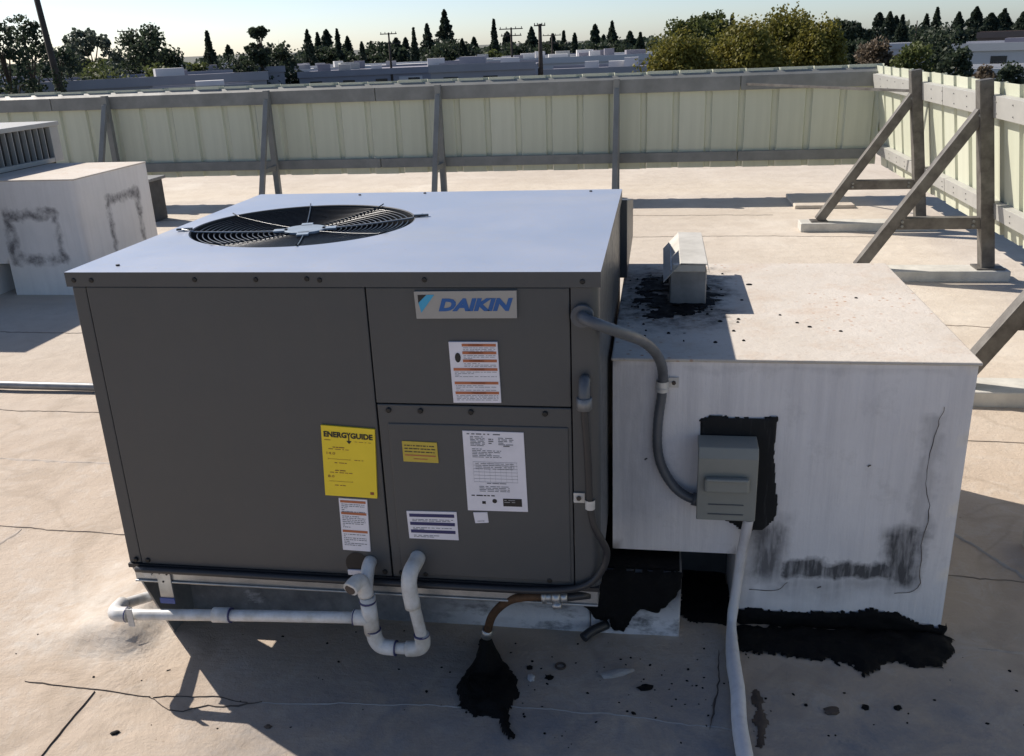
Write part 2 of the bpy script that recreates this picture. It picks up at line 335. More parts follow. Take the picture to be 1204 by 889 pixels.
def seg_sd(P, poly):
    """signed distance (inside positive) of points P (n,2) to a polygon"""
    poly = np.array(poly, float); d = np.full(len(P), 1e9); ins = np.zeros(len(P), bool)
    for a, b in zip(poly, np.roll(poly, -1, 0)):
        ab = b-a; t = np.clip(((P-a)@ab)/(ab@ab+1e-12), 0, 1); d = np.minimum(d, np.hypot(*(P-(a+t[:, None]*ab)).T))
        c = (a[1] > P[:, 1]) != (b[1] > P[:, 1]); xx = a[0]+(P[:, 1]-a[1])/(b[1]-a[1]+1e-12)*ab[0]; ins ^= c & (P[:, 0] < xx)
    return np.where(ins, d, -d)
def patch(poly, thick, fmap, res=.006, rag=.012, lump=.5, falloff=.02, seed=0, holes=.0):
    """lumpy daub with a ragged edge; fmap(u,v,h)->xyz"""
    poly = np.array(poly); lo = poly.min(0)-.03; hi = poly.max(0)+.03
    us = np.arange(lo[0], hi[0], res); vs = np.arange(lo[1], hi[1], res); U, V = np.meshgrid(us, vs)
    P = np.stack([U.ravel(), V.ravel()], 1); sd = seg_sd(P, poly)
    nz = np.array([noise.fractal(Vector((p[0]*26+seed, p[1]*26, seed)), .9, 2, 4) for p in P]); sd = sd+nz*rag
    n2 = np.array([noise.fractal(Vector((p[0]*14, p[1]*14+seed, 3+seed)), .8, 2, 4) for p in P])
    h = thick*np.clip(sd/falloff, 0, 1)**.6*(1+lump*n2)
    if holes: sd = np.where(n2 > holes, -1, sd)
    W_ = len(us); H_ = len(vs); mb = MB(); keep = sd > -res*.4; idx = -np.ones(len(P), int); vv = []
    fs = []
    for j in range(H_-1):
        for i in range(W_-1):
            q = (j*W_+i, j*W_+i+1, (j+1)*W_+i+1, (j+1)*W_+i)
            if all(keep[k] for k in q): fs.append(q)
    for f in fs:
        for k in f:
            if idx[k] < 0: idx[k] = len(vv); vv.append(fmap(P[k, 0], P[k, 1], (h[k] if sd[k] > 0 else -.012)))
    mb.mesh(vv, [tuple(int(idx[k]) for k in f) for f in fs], True); return mb
onground = lambda u, v, h: (u, v, gz(u, v)+h)

# ------------------------------------------------------------------ setting: roof and land
xs = sorted(set([-16, -12, -9, -7, -5, -4, -3.2]+[round(-2.5+.06*i, 3) for i in range(20)]+[round(-1.3+.03*i, 3) for i in range(152)]+[3.4, 4, 5, 5.5, 5.6]))
ys = sorted(set([-8, -5, -3, -2]+[round(-1.4+.05*i, 3) for i in range(14)]+[round(-.7+.03*i, 3) for i in range(75)]+[round(1.55+.08*i, 3) for i in range(20)]+[4, 5, 6, 7, 8, 9, 10, 11, 12]))
mb = MB(); nx = len(xs)
mb.mesh([(x, y, gz(x, y)) for y in ys for x in xs], [(j*nx+i, j*nx+i+1, (j+1)*nx+i+1, (j+1)*nx+i) for j in range(len(ys)-1) for i in range(nx-1)], True)
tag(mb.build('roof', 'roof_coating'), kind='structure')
mb = MB(); mb.box(-16.02, 5.62, -8.02, 12.02, -6, -.06); tag(mb.build('building_wall', 'wall_tan'), kind='structure')
mb = MB()
for (a, b, c_, d) in ((-16.1, 5.7, 12, 12.12), (-16.1, 5.7, -8.12, -8), (-16.12, -16, -8, 12), (5.6, 5.72, -8, 12)): mb.box(a, b, c_, d, -.15, .02)
tag(mb.build('roof_edge', 'sleeper_paint'), kind='structure')
mb = MB(); mb.face([(-2500, -600, -6.1), (2500, -600, -6.1), (2500, 3500, -6.1), (-2500, 3500, -6.1)]); 
n = N('land'); f = n.ramp(n.noise(.012, 5, .6), .4, .6); n.base(n.mix(f, (.10, .10, .10), (.11, .115, .07))); n.set(.9)
tag(mb.build('ground', 'land'), kind='structure')

# membrane laps and cracks in the coating
def seam(pts, w, h, mat, name='roof_seam', jit=.006, n=14, parent=None):
    P = []
    for a, b in zip(pts[:-1], pts[1:]):
        m = max(2, int((Vector(b)-Vector(a)).length/.018))
        for k in range(m): P.append(Vector(a).lerp(Vector(b), k/m))
    P.append(Vector(pts[-1])); mb = MB(); vs = []
    for i, p in enumerate(P):
        t = (P[min(i+1, len(P)-1)]-P[max(i-1, 0)]).normalized(); s = Vector((-t.y, t.x))
        o = (noise.noise(Vector((p.x*9, p.y*9, 2)))+.5*noise.noise(Vector((p.x*37, p.y*37, 5))))*jit; ww = w*(.25+1.1*abs(noise.noise(Vector((p.x*31, p.y*31, 7)))))*min(1, i/3+.2, (len(P)-1-i)/3+.2)
        q = Vector((p.x, p.y))+s*o
        for k, hh in ((-.5, -.003), (-.2, h), (.2, h), (.5, -.003)):
            u = q+s*ww*k*2; vs.append((u.x, u.y, gz(u.x, u.y)+hh))
    mb.mesh(vs, [(i*4+k, i*4+k+1, i*4+4+k+1, i*4+4+k) for i in range(len(P)-1) for k in range(3)], True)
    return tag(mb.build(name, mat), kind='structure')
simple('seam_dark', (.25, .205, .165), .9, 0, .3, 12); simple('roof_lap', (.50, .43, .36), .85, 0, .25, 30, .4, 60); simple('seam_light', (.42, .40, .38), .85, 0, .2, 20); simple('crack_dark', (.10, .08, .065), .9)
seam([(-8, 1.78), (-1.3, 1.81), (-.02, 1.83)], .006, .003, 'seam_dark', jit=.01)
seam([(-6, .80), (-1.0, .71), (-.2, .66)], .006, .003, 'seam_dark', jit=.008)
seam([(-.31, -.122), (.08, -.136)], .0042, .003, 'crack_dark', jit=.006)
seam([(.08, -.136), (.115, -.16), (.16, -.178), (.2, -.186), (.26, -.165), (.3, -.155), (.40, -.132)], 0.0034, .003, 'crack_dark', 'roof_crack', jit=.022)
seam([(.09, -.14), (.18, -.125), (.27, -.12), (.36, -.135)], .002, .003, 'crack_dark', 'roof_crack', jit=.008)
seam([(.40, -.132), (.7, -.10), (1.155, -.07), (1.45, -.08), (1.66, -.10)], .004, .002, 'seam_light', jit=.01)
seam([(-.085, -.137), (-.08, -.38), (-.06, -.8)], .004, .004, 'crack_dark', jit=.003)
seam([(1.58, -.1), (1.60, .05), (1.62, .22)], .006, .004, 'crack_dark', jit=.01)
seam([(2.42, 1.02), (2.62, .60), (2.72, .2), (2.8, -.3)], .010, .006, 'seam_light', jit=.015)
seam([(2.30, .68), (2.9, .64), (3.3, .62)], .005, .003, 'seam_dark', jit=.01)
seam([(2.30, 1.76), (3.4, 1.70)], .005, .003, 'seam_dark')
seam([(-5, 1.30), (-1.4, 1.27), (-.4, 1.25)], .028, .0022, 'roof_lap', jit=.006)
seam([(-3, -.55), (-.3, -.52), (.2, -.5)], .03, .002, 'roof_lap', jit=.01)
seam([(2.33, .30), (2.9, .27), (3.3, .26)], .02, .002, 'roof_lap', jit=.008)
seam([(-.9, .69), (-.95, .1), (-.98, -.5)], .022, .002, 'roof_lap', jit=.008)
for yy, x0, x1 in ((3.1, -9, -1.1), (5.95, .9, 3.3), (4.55, 1.6, 3.3), (3.4, 2.4, 3.4), (7.0, -4, 2.5)):
    seam([(x0, yy), ((x0+x1)/2, yy+.03), (x1, yy-.05)], .012, .003, 'seam_dark', jit=.02)

# ------------------------------------------------------------------ the packaged air conditioner
T = 1.152; ZB = .332; UW = 1.30; UD = 1.173; FC = (.388, .588); FR = .325
def lid_mb(x0, x1, y0, y1, z, hx, hy, r, drop=.036):
    mb = MB(); n_ = 72; inner = []; outer = []
    for k in range(n_):
        a = 2*math.pi*k/n_; inner.append((hx+r*math.cos(a), hy+r*math.sin(a)))
        c_, s_ = math.cos(a), math.sin(a)
        t = min(((x1-hx)/c_ if c_ > 1e-9 else 1e9), ((x0-hx)/c_ if c_ < -1e-9 else 1e9), ((y1-hy)/s_ if s_ > 1e-9 else 1e9), ((y0-hy)/s_ if s_ < -1e-9 else 1e9))
        outer.append([hx+t*c_, hy+t*s_])
    for cx, cy in ((x0, y0), (x1, y0), (x1, y1), (x0, y1)):     # snap nearest ray to each corner
        k = min(range(n_), key=lambda k: (outer[k][0]-cx)**2+(outer[k][1]-cy)**2); outer[k] = [cx, cy]
    vs = [(a, b, z) for a, b in inner]+[(a, b, z) for a, b in outer]+[(a, b, z-drop) for a, b in outer]+[(a, b, z-.05) for a, b in inner]+[(hx+(a-hx)*1.014, hy+(b-hy)*1.014, z+.002) for a, b in inner]
    fs = []
    for k in range(n_):
        q = (k+1) % n_
        fs += [(4*n_+k, n_+k, n_+q, 4*n_+q), (n_+k, 2*n_+k, 2*n_+q, n_+q), (k, 4*n_+k, 4*n_+q, q), (3*n_+k, k, q, 3*n_+q)]
    mb.mesh(vs, fs); return mb
def screw_mb(x, z, r=.0045, y=-.003):
    mb = MB(); mb.tube([(x, y+.006, z), (x, y-.001, z), (x, y-.0025, z)], [r*1.5, r*1.5, r], 8); return mb

ac = empty('rooftop_air_conditioner', (0, 0, ZB), 'big dark grey rooftop air conditioner with round fan in its lid and yellow energy label', 'air conditioner')
z1 = T-.036
MB().box(.004, .040, .002, .05, ZB, z1-.002).build('corner_panel', 'cabinet_paint', ac, .003)
MB().box(.0425, .7525, .0, .03, ZB, z1-.002).build('side_panel', 'cabinet_paint', ac, .0025)
MB().box(.7555, 1.2325, .0, .03, .8235, z1-.002).build('control_panel', 'cabinet_paint', ac, .0025)
sp = MB().box(.7565, 1.2325, .0, .03, ZB, .8205).build('service_panel', 'cabinet_paint', ac, .0025)
MB().box(.78, 1.225, -.0035, .002, ZB+.012, .772).build('door_plate', 'cabinet_paint', sp, .003)
# right front corner, rounded
mb = MB(); arc = [(1.2355, .03), (1.2355, 0)]+[(1.274+.026*math.sin(a), .026-.026*math.cos(a)) for a in [i*math.pi/16 for i in range(9)]]+[(1.30, .12), (1.28, .12)]
mb.mesh([(a, b, ZB) for a, b in arc]+[(a, b, z1-.002) for a, b in arc], [(i, i+1, len(arc)+i+1, len(arc)+i) for i in range(len(arc)-1)]+[tuple(range(len(arc)))[::-1], tuple(range(len(arc), 2*len(arc)))], False)
mb.build('corner_panel', 'cabinet_paint', ac)
MB().box(1.268, 1.2985, .122, .62, ZB, z1-.002).build('end_panel', 'cabinet_paint', ac, .003)
MB().box(1.268, 1.2985, .623, UD-.004, ZB, z1-.002).build('end_panel', 'cabinet_paint', ac, .003)
MB().box(.004, 1.266, UD-.03, UD-.004, ZB, z1-.002).build('back_panel', 'cabinet_paint', ac, .003)
# left side: condenser coil with guard louvres
MB().box(.008, .03, .052, UD-.032, ZB, z1-.002).build('coil', 'fan_dark', ac)
for k in range(40):
    if k == 0: lv = MB().box(.003, .007, .056, UD-.036, ZB+.02, ZB+.024).build('louvre', 'cabinet_paint', ac)
    else: c_ = lv.copy(); COL.objects.link(c_); c_.parent = ac; c_.location = (0, 0, .0188*k)
lid = lid_mb(-.004, UW+.004, -.006, UD+.004, T, FC[0], FC[1], FR).build('lid', 'lid_paint_skylit', ac)
lid.data.materials.append(MATS['cabinet_paint'])
lid.data.materials.append(MATS['fan_dark'])
for p in lid.data.polygons:
    if Vector((p.center.x-FC[0], p.center.y-(FC[1]))).length < FR+.0035: p.material_index = 2; continue
    if abs(p.normal.z) < .3 and (Vector((p.center.x-FC[0], p.center.y-FC[1])).length > FR+.02): p.material_index = 1
for (px, pz) in ((.018, T-.02), (.065, T-.02), (.335, T-.018), (.49, T-.018), (.617, T-.016), (.648, T-.019), (.90, T-.018), (1.263, T-.022)):
    screw_mb(px, pz, .0042, -.0065).build('screw', 'screw_black', lid)
for (px, pz) in ((.026, ZB+.012), (.062, ZB+.012), (.735, ZB+.014), (.78, ZB+.014), (.845, ZB+.014), (1.17, ZB+.014), (.785, .806), (.865, .806), (.99, .806), (1.17, .806)):
    screw_mb(px, pz, .0046, -.003).build('screw', 'screw_black', ac)
for (px, py) in ((.39, 1.12), (1.2, 1.13), (.10, .06), (.62, 1.14)):
    MB().tube([(px, py, T-.003), (px, py, T+.004)], .005, 8).build('screw', 'screw_black', lid)
# bottom flange and base rail
MB().box(.002, 1.296, -.004, UD-.004, ZB-.012, ZB-.0005).build('bottom_flange', 'dark_hose', ac)
mb = MB(); mb.box(.006, 1.292, .012, .07, ZB-.064, ZB-.0125); mb.box(.006, 1.292, .006, .0115, ZB-.064, ZB-.058)
mb.build('base_rail', 'galvanised', ac, .002)
MB().box(.006, 1.292, UD-.08, UD-.02, ZB-.064, ZB-.0125).build('base_rail', 'galvanised', ac, .002)
MB().box(.03, 1.27, .071, UD-.081, ZB-.03, ZB-.0125).build('base_pan', 'fan_dark', ac)
# fan shroud, motor, blades
mb = MB(); n_ = 48
mb.mesh([(FC[0]+(FR-.002+dr)*math.cos(2*math.pi*k/n_), FC[1]+(FR-.002+dr)*math.sin(2*math.pi*k/n_), z) for z, dr in ((T-.001, 0), (T-.16, -.012), (T-.3, .02)) for k in range(n_)],
        [(j*n_+k, j*n_+(k+1) % n_, (j+1)*n_+(k+1) % n_, (j+1)*n_+k) for j in range(2) for k in range(n_)], True)
mb.face([(FC[0]+.35*math.cos(2*math.pi*k/n_), FC[1]+.35*math.sin(2*math.pi*k/n_), T-.55) for k in range(n_)])
mb.build('fan_shroud', 'fan_dark', ac)
MB().tube([(*FC, T-.20), (*FC, T-.05), (*FC, T-.042)], [.062, .062, .045], 24).build('fan_motor', 'fan_dark', ac)
for b in range(4):
    a0 = b*math.pi/2+.5; mb = MB(); vs = []
    for i in range(8):
        rr = .06+.235*i/7
        for j in range(6):
            t = (j/5-.5); a = a0+t*(.75+.35*i/7)+.12*i/7; vs.append((FC[0]+rr*math.cos(a), FC[1]+rr*math.sin(a), T-.17+t*.075-.02*math.cos(t*3)))
    mb.mesh(vs, [(i*6+j, i*6+j+1, (i+1)*6+j+1, (i+1)*6+j) for i in range(7) for j in range(5)], True)
    o = mb.build('fan_blade', 'hub_grey' if b < 0 else 'dull_galvanised', ac); o.modifiers.new('solid', 'SOLIDIFY').thickness = .002
# grille of concentric wires
mb = MB(); r = .075; gzz = T-.004
while r < FR-.006:
    dz = -.018*(1-(r/FR)**2)
    pts = [(FC[0]+r*math.cos(2*math.pi*k/56), FC[1]+r*math.sin(2*math.pi*k/56), gzz+dz) for k in range(57)]; mb.tube(pts, .0021, 5, False); r += .0155
gr = mb.build('fan_grille', 'black_wire', ac)
for k in range(4):
    a = .30+k*math.pi/4; c_, s_ = math.cos(a), math.sin(a); L = FR+(.028 if k == 0 else .012)
    mb = MB(); mb.tube([(FC[0]+q*L*c_, FC[1]+q*L*s_, gzz+.006-.018*(1-min(1, abs(q))**2)+(.006 if abs(q) > .95 else 0)) for q in [i/10-1 for i in range(21)]], .0026 if k == 0 else .0019, 8)
    mb.build('grille_rod', 'galvanised' if k == 0 else 'black_wire', gr)
for s_ in (-1, 1):
    a = .27; x = FC[0]+s_*(FR+.022)*math.cos(a); y = FC[1]+s_*(FR+.022)*math.sin(a)
    MB().beam((x-.022*math.cos(a), y-.022*math.sin(a), T+.007), (x+.022*math.cos(a), y+.022*math.sin(a), T+.007), .014, .005).build('grille_tab', 'black_wire', gr)
mb = MB(); mb.tube([(*FC, gzz-.016), (*FC, gzz-.008)], .062, 24)
for k in range(4):
    a = k*math.pi/2+.27; mb.beam((FC[0]+.05*math.cos(a), FC[1]+.05*math.sin(a), gzz-.011), (FC[0]+.092*math.cos(a), FC[1]+.092*math.sin(a), gzz-.011), .034, .006)
mb.build('grille_hub', 'hub_grey', gr, .001)

# ---- labels; q = 4 corners in (x,z): bl, br, tr, tl
def sticker(name, q, mat, thick=.0015, y=-.0045, parent=ac, label=None):
    mb = MB(); mb.hexa([(a, y+.0052, b) for a, b in q], [(a, y-thick, b) for a, b in q]); o = mb.build(name, mat, parent)
    if label: o['label'] = label
    def at(u, v): # u right, v up in 0..1
        (x0, y0), (x1, y1), (x2, y2), (x3, y3) = q
        return ((1-v)*((1-u)*x0+u*x1)+v*((1-u)*x3+u*x2), (1-v)*((1-u)*y0+u*y1)+v*((1-u)*y3+u*y2))
    return o, at, y-thick
def prt(mb, at, y, u0, u1, v0, v1, k=.0006):
    a, b, c_, d = at(u0, v0), at(u1, v0), at(u1, v1), at(u0, v1); mb.face([(a[0], y-k, a[1]), (b[0], y-k, b[1]), (c_[0], y-k, c_[1]), (d[0], y-k, d[1])])
def prtext(mb, at, y, s, u0, u1, v0, v1, shear=0, off=0, k=.0008):
    v, f, w = text_faces(s, 1, shear, off)
    y0 = min(p[1] for p in v); hh = max(p[1] for p in v)-y0
    P = [at(u0+(u1-u0)*p[0]/w, v0+(v1-v0)*(p[1]-y0)/hh) for p in v]; mb.mesh([(p[0], y-k, p[1]) for p in P], f)
def lines(mb, at, y, u0, u1, vs, h, seed=1, gap=.25):
    rr = random.Random(seed)
    for v in vs:
        u = u0
        while u < u1-.01:
            w = rr.uniform(.03, .12); e = min(u+w, u1); prt(mb, at, y, u, e, v, v+h); u = e+rr.uniform(.008, .03)*(1+gap)
            if rr.random() < .06: break
# nameplate
o, at, y = sticker('nameplate', [(.875, 1.041), (1.112, 1.044), (1.113, 1.109), (.873, 1.106)], 'plate_silver', .003)
mb = MB(); prtext(mb, at, y, 'DAIKIN', .23, .965, .27, .74, .26, .055); mb.build('lettering', 'ink_blue', o)
mb = MB(); P = [at(u, v) for u, v in ((.05, .24), (.20, .90), (.13, .90), (.035, .52))]
P = [at(u, v) for u, v in ((.055, .22), (.20, .88), (.125, .88), (.035, .60))]; mb.face([(a, y-.0008, b) for a, b in P]); mb.build('logo_mark', 'ink_cyan', o)
mb = MB(); P = [at(u, v) for u, v in ((.035, .88), (.035, .58), (.12, .88))]; mb.face([(a, y-.0008, b) for a, b in P]); mb.build('logo_corner', 'ink_black', o)
# orange warning sheet
o, at, y = sticker('warning_label', [(.950, .831), (1.066, .833), (1.063, .985), (.947, .984)], 'sticker_white', label='white label with orange warning bands')
mb = MB(); tx = MB(); ft = MB()
for (v, u0) in ((.93, .27), (.805, .27), (.675, .27), (.535, .06), (.31, .06), (.145, .06)):
    prt(mb, at, y, u0, .97, v, v+.045); prtext(tx, at, y, '\u26a0WARNING' if False else 'WARNING', .40, .70, v+.006, v+.04, 0, .02, .0014)
    lines(ft, at, y, u0+.02, .95, [v-.025*k for k in range(1, 5 if v > .31 and v != .535 else 6)][: (3 if v > .6 else 4)], .007, int(v*100))
mb.build('warning_band', 'ink_orange', o); tx.build('lettering', 'ink_rust', o)['kind'] = 'stuff' 
ft.build('small_print', 'ink_grey', o)
mb = MB(); c0 = at(.17, .75); mb.face([(c0[0]+.007*math.cos(a), y-.0012, c0[1]+.012*math.sin(a)) for a in [k*math.pi/8 for k in range(16)]]); mb.build('pictogram', 'ink_black', o)
# yellow energy label
o, at, y = sticker('energy_label', [(.598, .568), (.735, .564), (.746, .755), (.608, .763)], 'sticker_yellow', label='bright yellow energy label with black title')
mb = MB(); prtext(mb, at, y, 'ENERG', .045, .475, .845, .925, 0, .045); prtext(mb, at, y, 'GUIDE', .545, .96, .845, .925, 0, .045)
prtext(mb, at, y, 'Y', .47, .555, .845, .925, 0, .05); prt(mb, at, y, .503, .525, .80, .86)
P = [at(u, v) for u, v in ((.465, .81), (.515, .765), (.565, .81))]; mb.face([(a, y-.0008, b) for a, b in P]); q_ = mb.build('lettering', 'ink_black', o); q_['kind'] = 'stuff'
mb = MB()
lines(mb, at, y, .05, .35, (.80,), .008, 2); lines(mb, at, y, .62, .95, (.80,), .006, 3); lines(mb, at, y, .20, .42, (.70, ), .012, 4); lines(mb, at, y, .12, .50, (.675,), .008, 5)
prtext(mb, at, y, '14.0', .08, .24, .60, .635, 0, .0); prt(mb, at, y, .10, .52, .535, .539); prt(mb, at, y, .10, .105, .53, .55); prt(mb, at, y, .515, .52, .53, .55); lines(mb, at, y, .60, .88, (.535,), .008, 7); lines(mb, at, y, .22, .45, (.48,), .01, 8)
lines(mb, at, y, .22, .42, (.37,), .012, 9); lines(mb, at, y, .12, .55, (.34,), .009, 10); prtext(mb, at, y, '8.0', .08, .2, .27, .305, 0, .0); prt(mb, at, y, .10, .55, .215, .219); prt(mb, at, y, .545, .55, .21, .23); lines(mb, at, y, .2, .42, (.155,), .01, 12)
prt(mb, at, y, .875, .945, .05, .09); mb.build('small_print', 'ink_rust', o)
# pale yellow sticker
o, at, y = sticker('caution_label', [(.813, .671), (.902, .669), (.901, .724), (.813, .726)], 'sticker_ochre', label='small faded yellow sticker')
mb = MB(); lines(mb, at, y, .06, .94, (.78, .63, .48), .05, 3); mb.build('small_print', 'rust_brown', o)
mb = MB(); prt(mb, at, y, .06, .94, .30, .36); prt(mb, at, y, .3, .7, .14, .18); mb.build('printed_line', 'ink_orange', o)
# rating plate
o, at, y = sticker('rating_label', [(.969, .541), (1.121, .543), (1.117, .757), (.967, .758)], 'sticker_white', label='large white rating label with black block')
mb = MB(); lines(mb, at, y, .07, .44, (.96,), .014, 1); lines(mb, at, y, .50, .84, (.96,), .014, 2)
lines(mb, at, y, .12, .36, [.93-.018*k for k in range(7)], .008, 3, 0); lines(mb, at, y, .42, .50, (.90, .875, .85), .014, 4); lines(mb, at, y, .58, .84, [.92-.02*k for k in range(5)], .009, 5); lines(mb, at, y, .66, .80, (.82,), .014, 6)
lines(mb, at, y, .14, .62, [.78-.02*k for k in range(6)], .008, 7, 0)
for k in range(9): prt(mb, at, y, .14+.09*k, .142+.09*k, .37, .62)
for k in range(7): prt(mb, at, y, .14, .87, .37+.042*k, .373+.042*k)
lines(mb, at, y, .18, .82, [.60-.022*k for k in range(4)], .007, 8); lines(mb, at, y, .35, .68, (.35,), .01, 9); lines(mb, at, y, .22, .72, (.31, .29, .27, .25), .008, 10)
mb.build('small_print', 'ink_grey', o)
mb = MB(); lines(mb, at, y, .08, .48, (.19,), .014, 13); prt(mb, at, y, .25, .31, .09, .125)
mb.face([(at(.46, .13)[0]+.006*math.cos(a), y-.0008, at(.46, .13)[1]+.006*math.sin(a)) for a in [k*math.pi/6 for k in range(12)]]); prt(mb, at, y, .60, .91, .065, .165); mb.build('black_block', 'ink_black', o)
mb = MB(); lines(mb, at, y-.0006, .62, .8, (.14, .115), .008, 14); mb.build('block_print', 'sticker_grey', o)
# blue-striped label
o, at, y = sticker('striped_label', [(.811, .453), (.940, .4535), (.939, .534), (.809, .5315)], 'sticker_white', label='white label with three navy stripes')
mb = MB()
for v in (.80, .50, .22): prt(mb, at, y, .05, .95, v, v+.115)
mb.build('stripe', 'ink_navy', o); mb = MB(); lines(mb, at, y, .10, .92, (.70, .65, .40, .35, .12, .07), .02, 4); mb.build('small_print', 'ink_grey', o)
# small tilted white sticker (its code left out)
o, at, y = sticker('blank_sticker', [(.986, .505), (1.020, .508), (1.018, .537), (.982, .535)], 'sticker_white', label='tiny white sticker')
mb = MB(); lines(mb, at, y, .2, .75, (.16,), .06, 4); mb.build('small_print', 'ink_grey', o)
# red and white sheet
o, at, y = sticker('safety_label', [(.628, .409), (.702, .407), (.707, .558), (.632, .560)], 'sticker_white', y=-.0035, label='tall white label with thin red bands')
mb = MB()
for v in (.925, .70, .355): prt(mb, at, y, .05, .95, v, v+.045)
mb.build('warning_band', 'ink_orange', o); mb = MB(); lines(mb, at, y, .08, .9, [.89-.035*k for k in range(5)]+[.66-.035*k for k in range(7)]+[.31-.035*k for k in range(7)], .012, 5); mb.build('small_print', 'ink_grey', o)
# knock-out opening with insulation
mb = MB(); mb.face([(.662+.032*math.cos(a), -.0012, .366+.034*math.sin(a)) for a in [k*math.pi/16 for k in range(32)]]); kn = mb.build('knockout_opening', 'ink_black', ac)
MB().box(.634, .690, -.006, 0, .333, .349).build('insulation', 'sticker_white', kn, .002)
# hold-down strap on the rail
st = MB().box(.075, .115, .004, .010, .205, .312).build('hold_down_strap', 'galvanised', ac, .001)
MB().box(.073, .117, .001, .0035, .205, .222).build('tape', 'blue_tape', st)
MB().tube([(.048, .012, .295), (.048, .004, .295)], .012, 6).build('nut', 'strap_white', ac)
for (a, b) in ((.085, .300), (.098, .302), (.106, .298), (.092, .274)): MB().tube([(a, .005, b), (a, .0022, b)], .003, 6).build('screw', 'screw_black', st)
# sloped filter hood on the back of the cabinet (its shadow falls on the duct)
mb = MB(); prof = [(UD+.004, .84), (UD+.004, 1.115), (1.9, 1.0), (1.9, .84)]
mb.mesh([(.75, a, b) for a, b in prof]+[(1.322, a, b) for a, b in prof], [(0, 1, 2, 3), (7, 6, 5, 4), (0, 4, 5, 1), (1, 5, 6, 2), (2, 6, 7, 3), (3, 7, 4, 0)])
mb.build('rear_hood', 'cabinet_paint', ac, .003)

# roof curb below the machine
cb = empty('roof_curb', (.7, .28, 0), 'low white coated curb in the shade below the dark air conditioner', 'curb')
mb = MB(); mb.hexa([(-.085, .270, -.02), (1.25, .272, -.02), (1.25, 1.12, -.02), (-.085, 1.12, -.02)], [(-.005, .285, .2665), (1.25, .285, .2665), (1.25, 1.12, .2665), (.0, 1.12, .2665)])
mb.hexa([(1.252, .268, -.02), (1.508, .268, -.02), (1.508, 1.12, -.02), (1.252, 1.12, -.02)], [(1.252, .30, .20), (1.512, .30, .20), (1.508, 1.12, .20), (1.252, 1.12, .20)])
mb.build('curb_wall', 'curb_coating_shaded', cb, .006)
MB().box(1.254, 1.506, .302, 1.118, .2005, .208).build('tar_cap', 'tar', cb, .003)
patch([(1.24, .16), (1.25, .206), (1.304, .206), (1.40, .206), (1.47, .206), (1.512, .206), (1.508, .15), (1.49, .12), (1.452, .08), (1.40, .085), (1.37, .062), (1.353, .011), (1.321, .015), (1.30, .05), (1.266, .05), (1.23, .09)], .02, lambda u, v, h: (u, .2655+(v+.02)*.136-h-.004, v), .005, .010, .3, .02, 3).build('tar_patch', 'tar', cb)
MB().hexa([(-.003, .15, -.01), (.003, .15, -.01), (.003, .284, -.01), (-.003, .284, -.01)], [(-.003, .012, .3195), (.003, .012, .3195), (.003, .284, .3195), (-.003, .284, .3195)]).build('added_shade_skirt', 'dull_galvanised', cb)  # added panel, blocks sun slipping under the unit's left end
mb = MB()
for xx in (.55, ): mb.box(xx, xx+.012, .255, .283, .15, .262)
mb.build('curb_bracket', 'galvanised', cb)

# ------------------------------------------------------------------ duct enclosure
PX0, PX1, PY0, PY1, PZ = 1.312, 2.247, .3675, 1.46, .8176
du = empty('duct_enclosure', (1.78, .9, 0), 'large white coated duct box with smudged front, joined to the dark air conditioner', 'duct')
def wall_grid(mb, P0, U, V, nu, nv, amp, nrm):
    P0, U, V, nrm = map(Vector, (P0, U, V, nrm)); vs = []
    for j in range(nv+1):
        for i in range(nu+1):
            p = P0+U*(i/nu)+V*(j/nv); e = min(i, nu-i, j, nv-j, 1); vs.append(p+nrm*(noise.fractal(p*3.1, .8, 2, 3)*amp*e))
    mb.mesh(vs, [(j*(nu+1)+i, j*(nu+1)+i+1, (j+1)*(nu+1)+i+1, (j+1)*(nu+1)+i) for j in range(nv) for i in range(nu)], True)
bx1 = 1.665   # right end of the opening below the box
mb = MB(); wall_grid(mb, (PX0, PY0, .228), (bx1-PX0, 0, 0), (0, 0, PZ-.228), 10, 16, .005, (0, -1, 0))
wall_grid(mb, (bx1, PY0, -.01), (PX1-bx1, 0, 0), (0, 0, PZ+.01), 16, 24, .005, (0, -1, 0))
wall_grid(mb, (PX1, PY0, -.01), (0, PY1-PY0, 0), (0, 0, PZ+.01), 16, 20, .005, (1, 0, 0))
mb.face([(PX1, PY1, -.01), (bx1, PY1, -.01), (bx1, PY1, PZ), (PX1, PY1, PZ)]); mb.face([(bx1, PY1, .228), (PX0, PY1, .228), (PX0, PY1, PZ), (bx1, PY1, PZ)])
mb.face([(PX0, PY1, .228), (PX0, PY0, .228), (PX0, PY0, PZ), (PX0, PY1, PZ)])
mb.face([(PX0, PY0, .228), (PX0, PY1, .228), (bx1, PY1, .228), (bx1, PY0, .228)])
mb.face([(bx1, PY0, -.01), (bx1, PY0, .228), (bx1, PY1, .228), (bx1, PY1, -.01)])
mb.build('duct_wall', 'duct_coating', du)
mb = MB(); mb.box(PX0-.004, PX1+.008, PY0-.008, PY1+.008, PZ-.004, PZ+.006); mb.build('duct_top', 'duct_top_coating', du, .004)
MB().box(1.51, 1.664, .62, .66, 0, .226).build('dark_duct', 'concrete_dark', du)
def wcrack(pts, w=.0013, y=PY0-.0045, name='crack'):
    mb = MB(); P = curve([(a, y, b) for a, b in pts], 6)
    for i, p in enumerate(P): p.x += noise.noise(Vector((p.x*40, p.z*40, 1)))*.006
    mb.tube(P, [w*(.5+abs(noise.noise(p*30))) for p in P], 5); return mb.build(name, 'crack_dark', du)
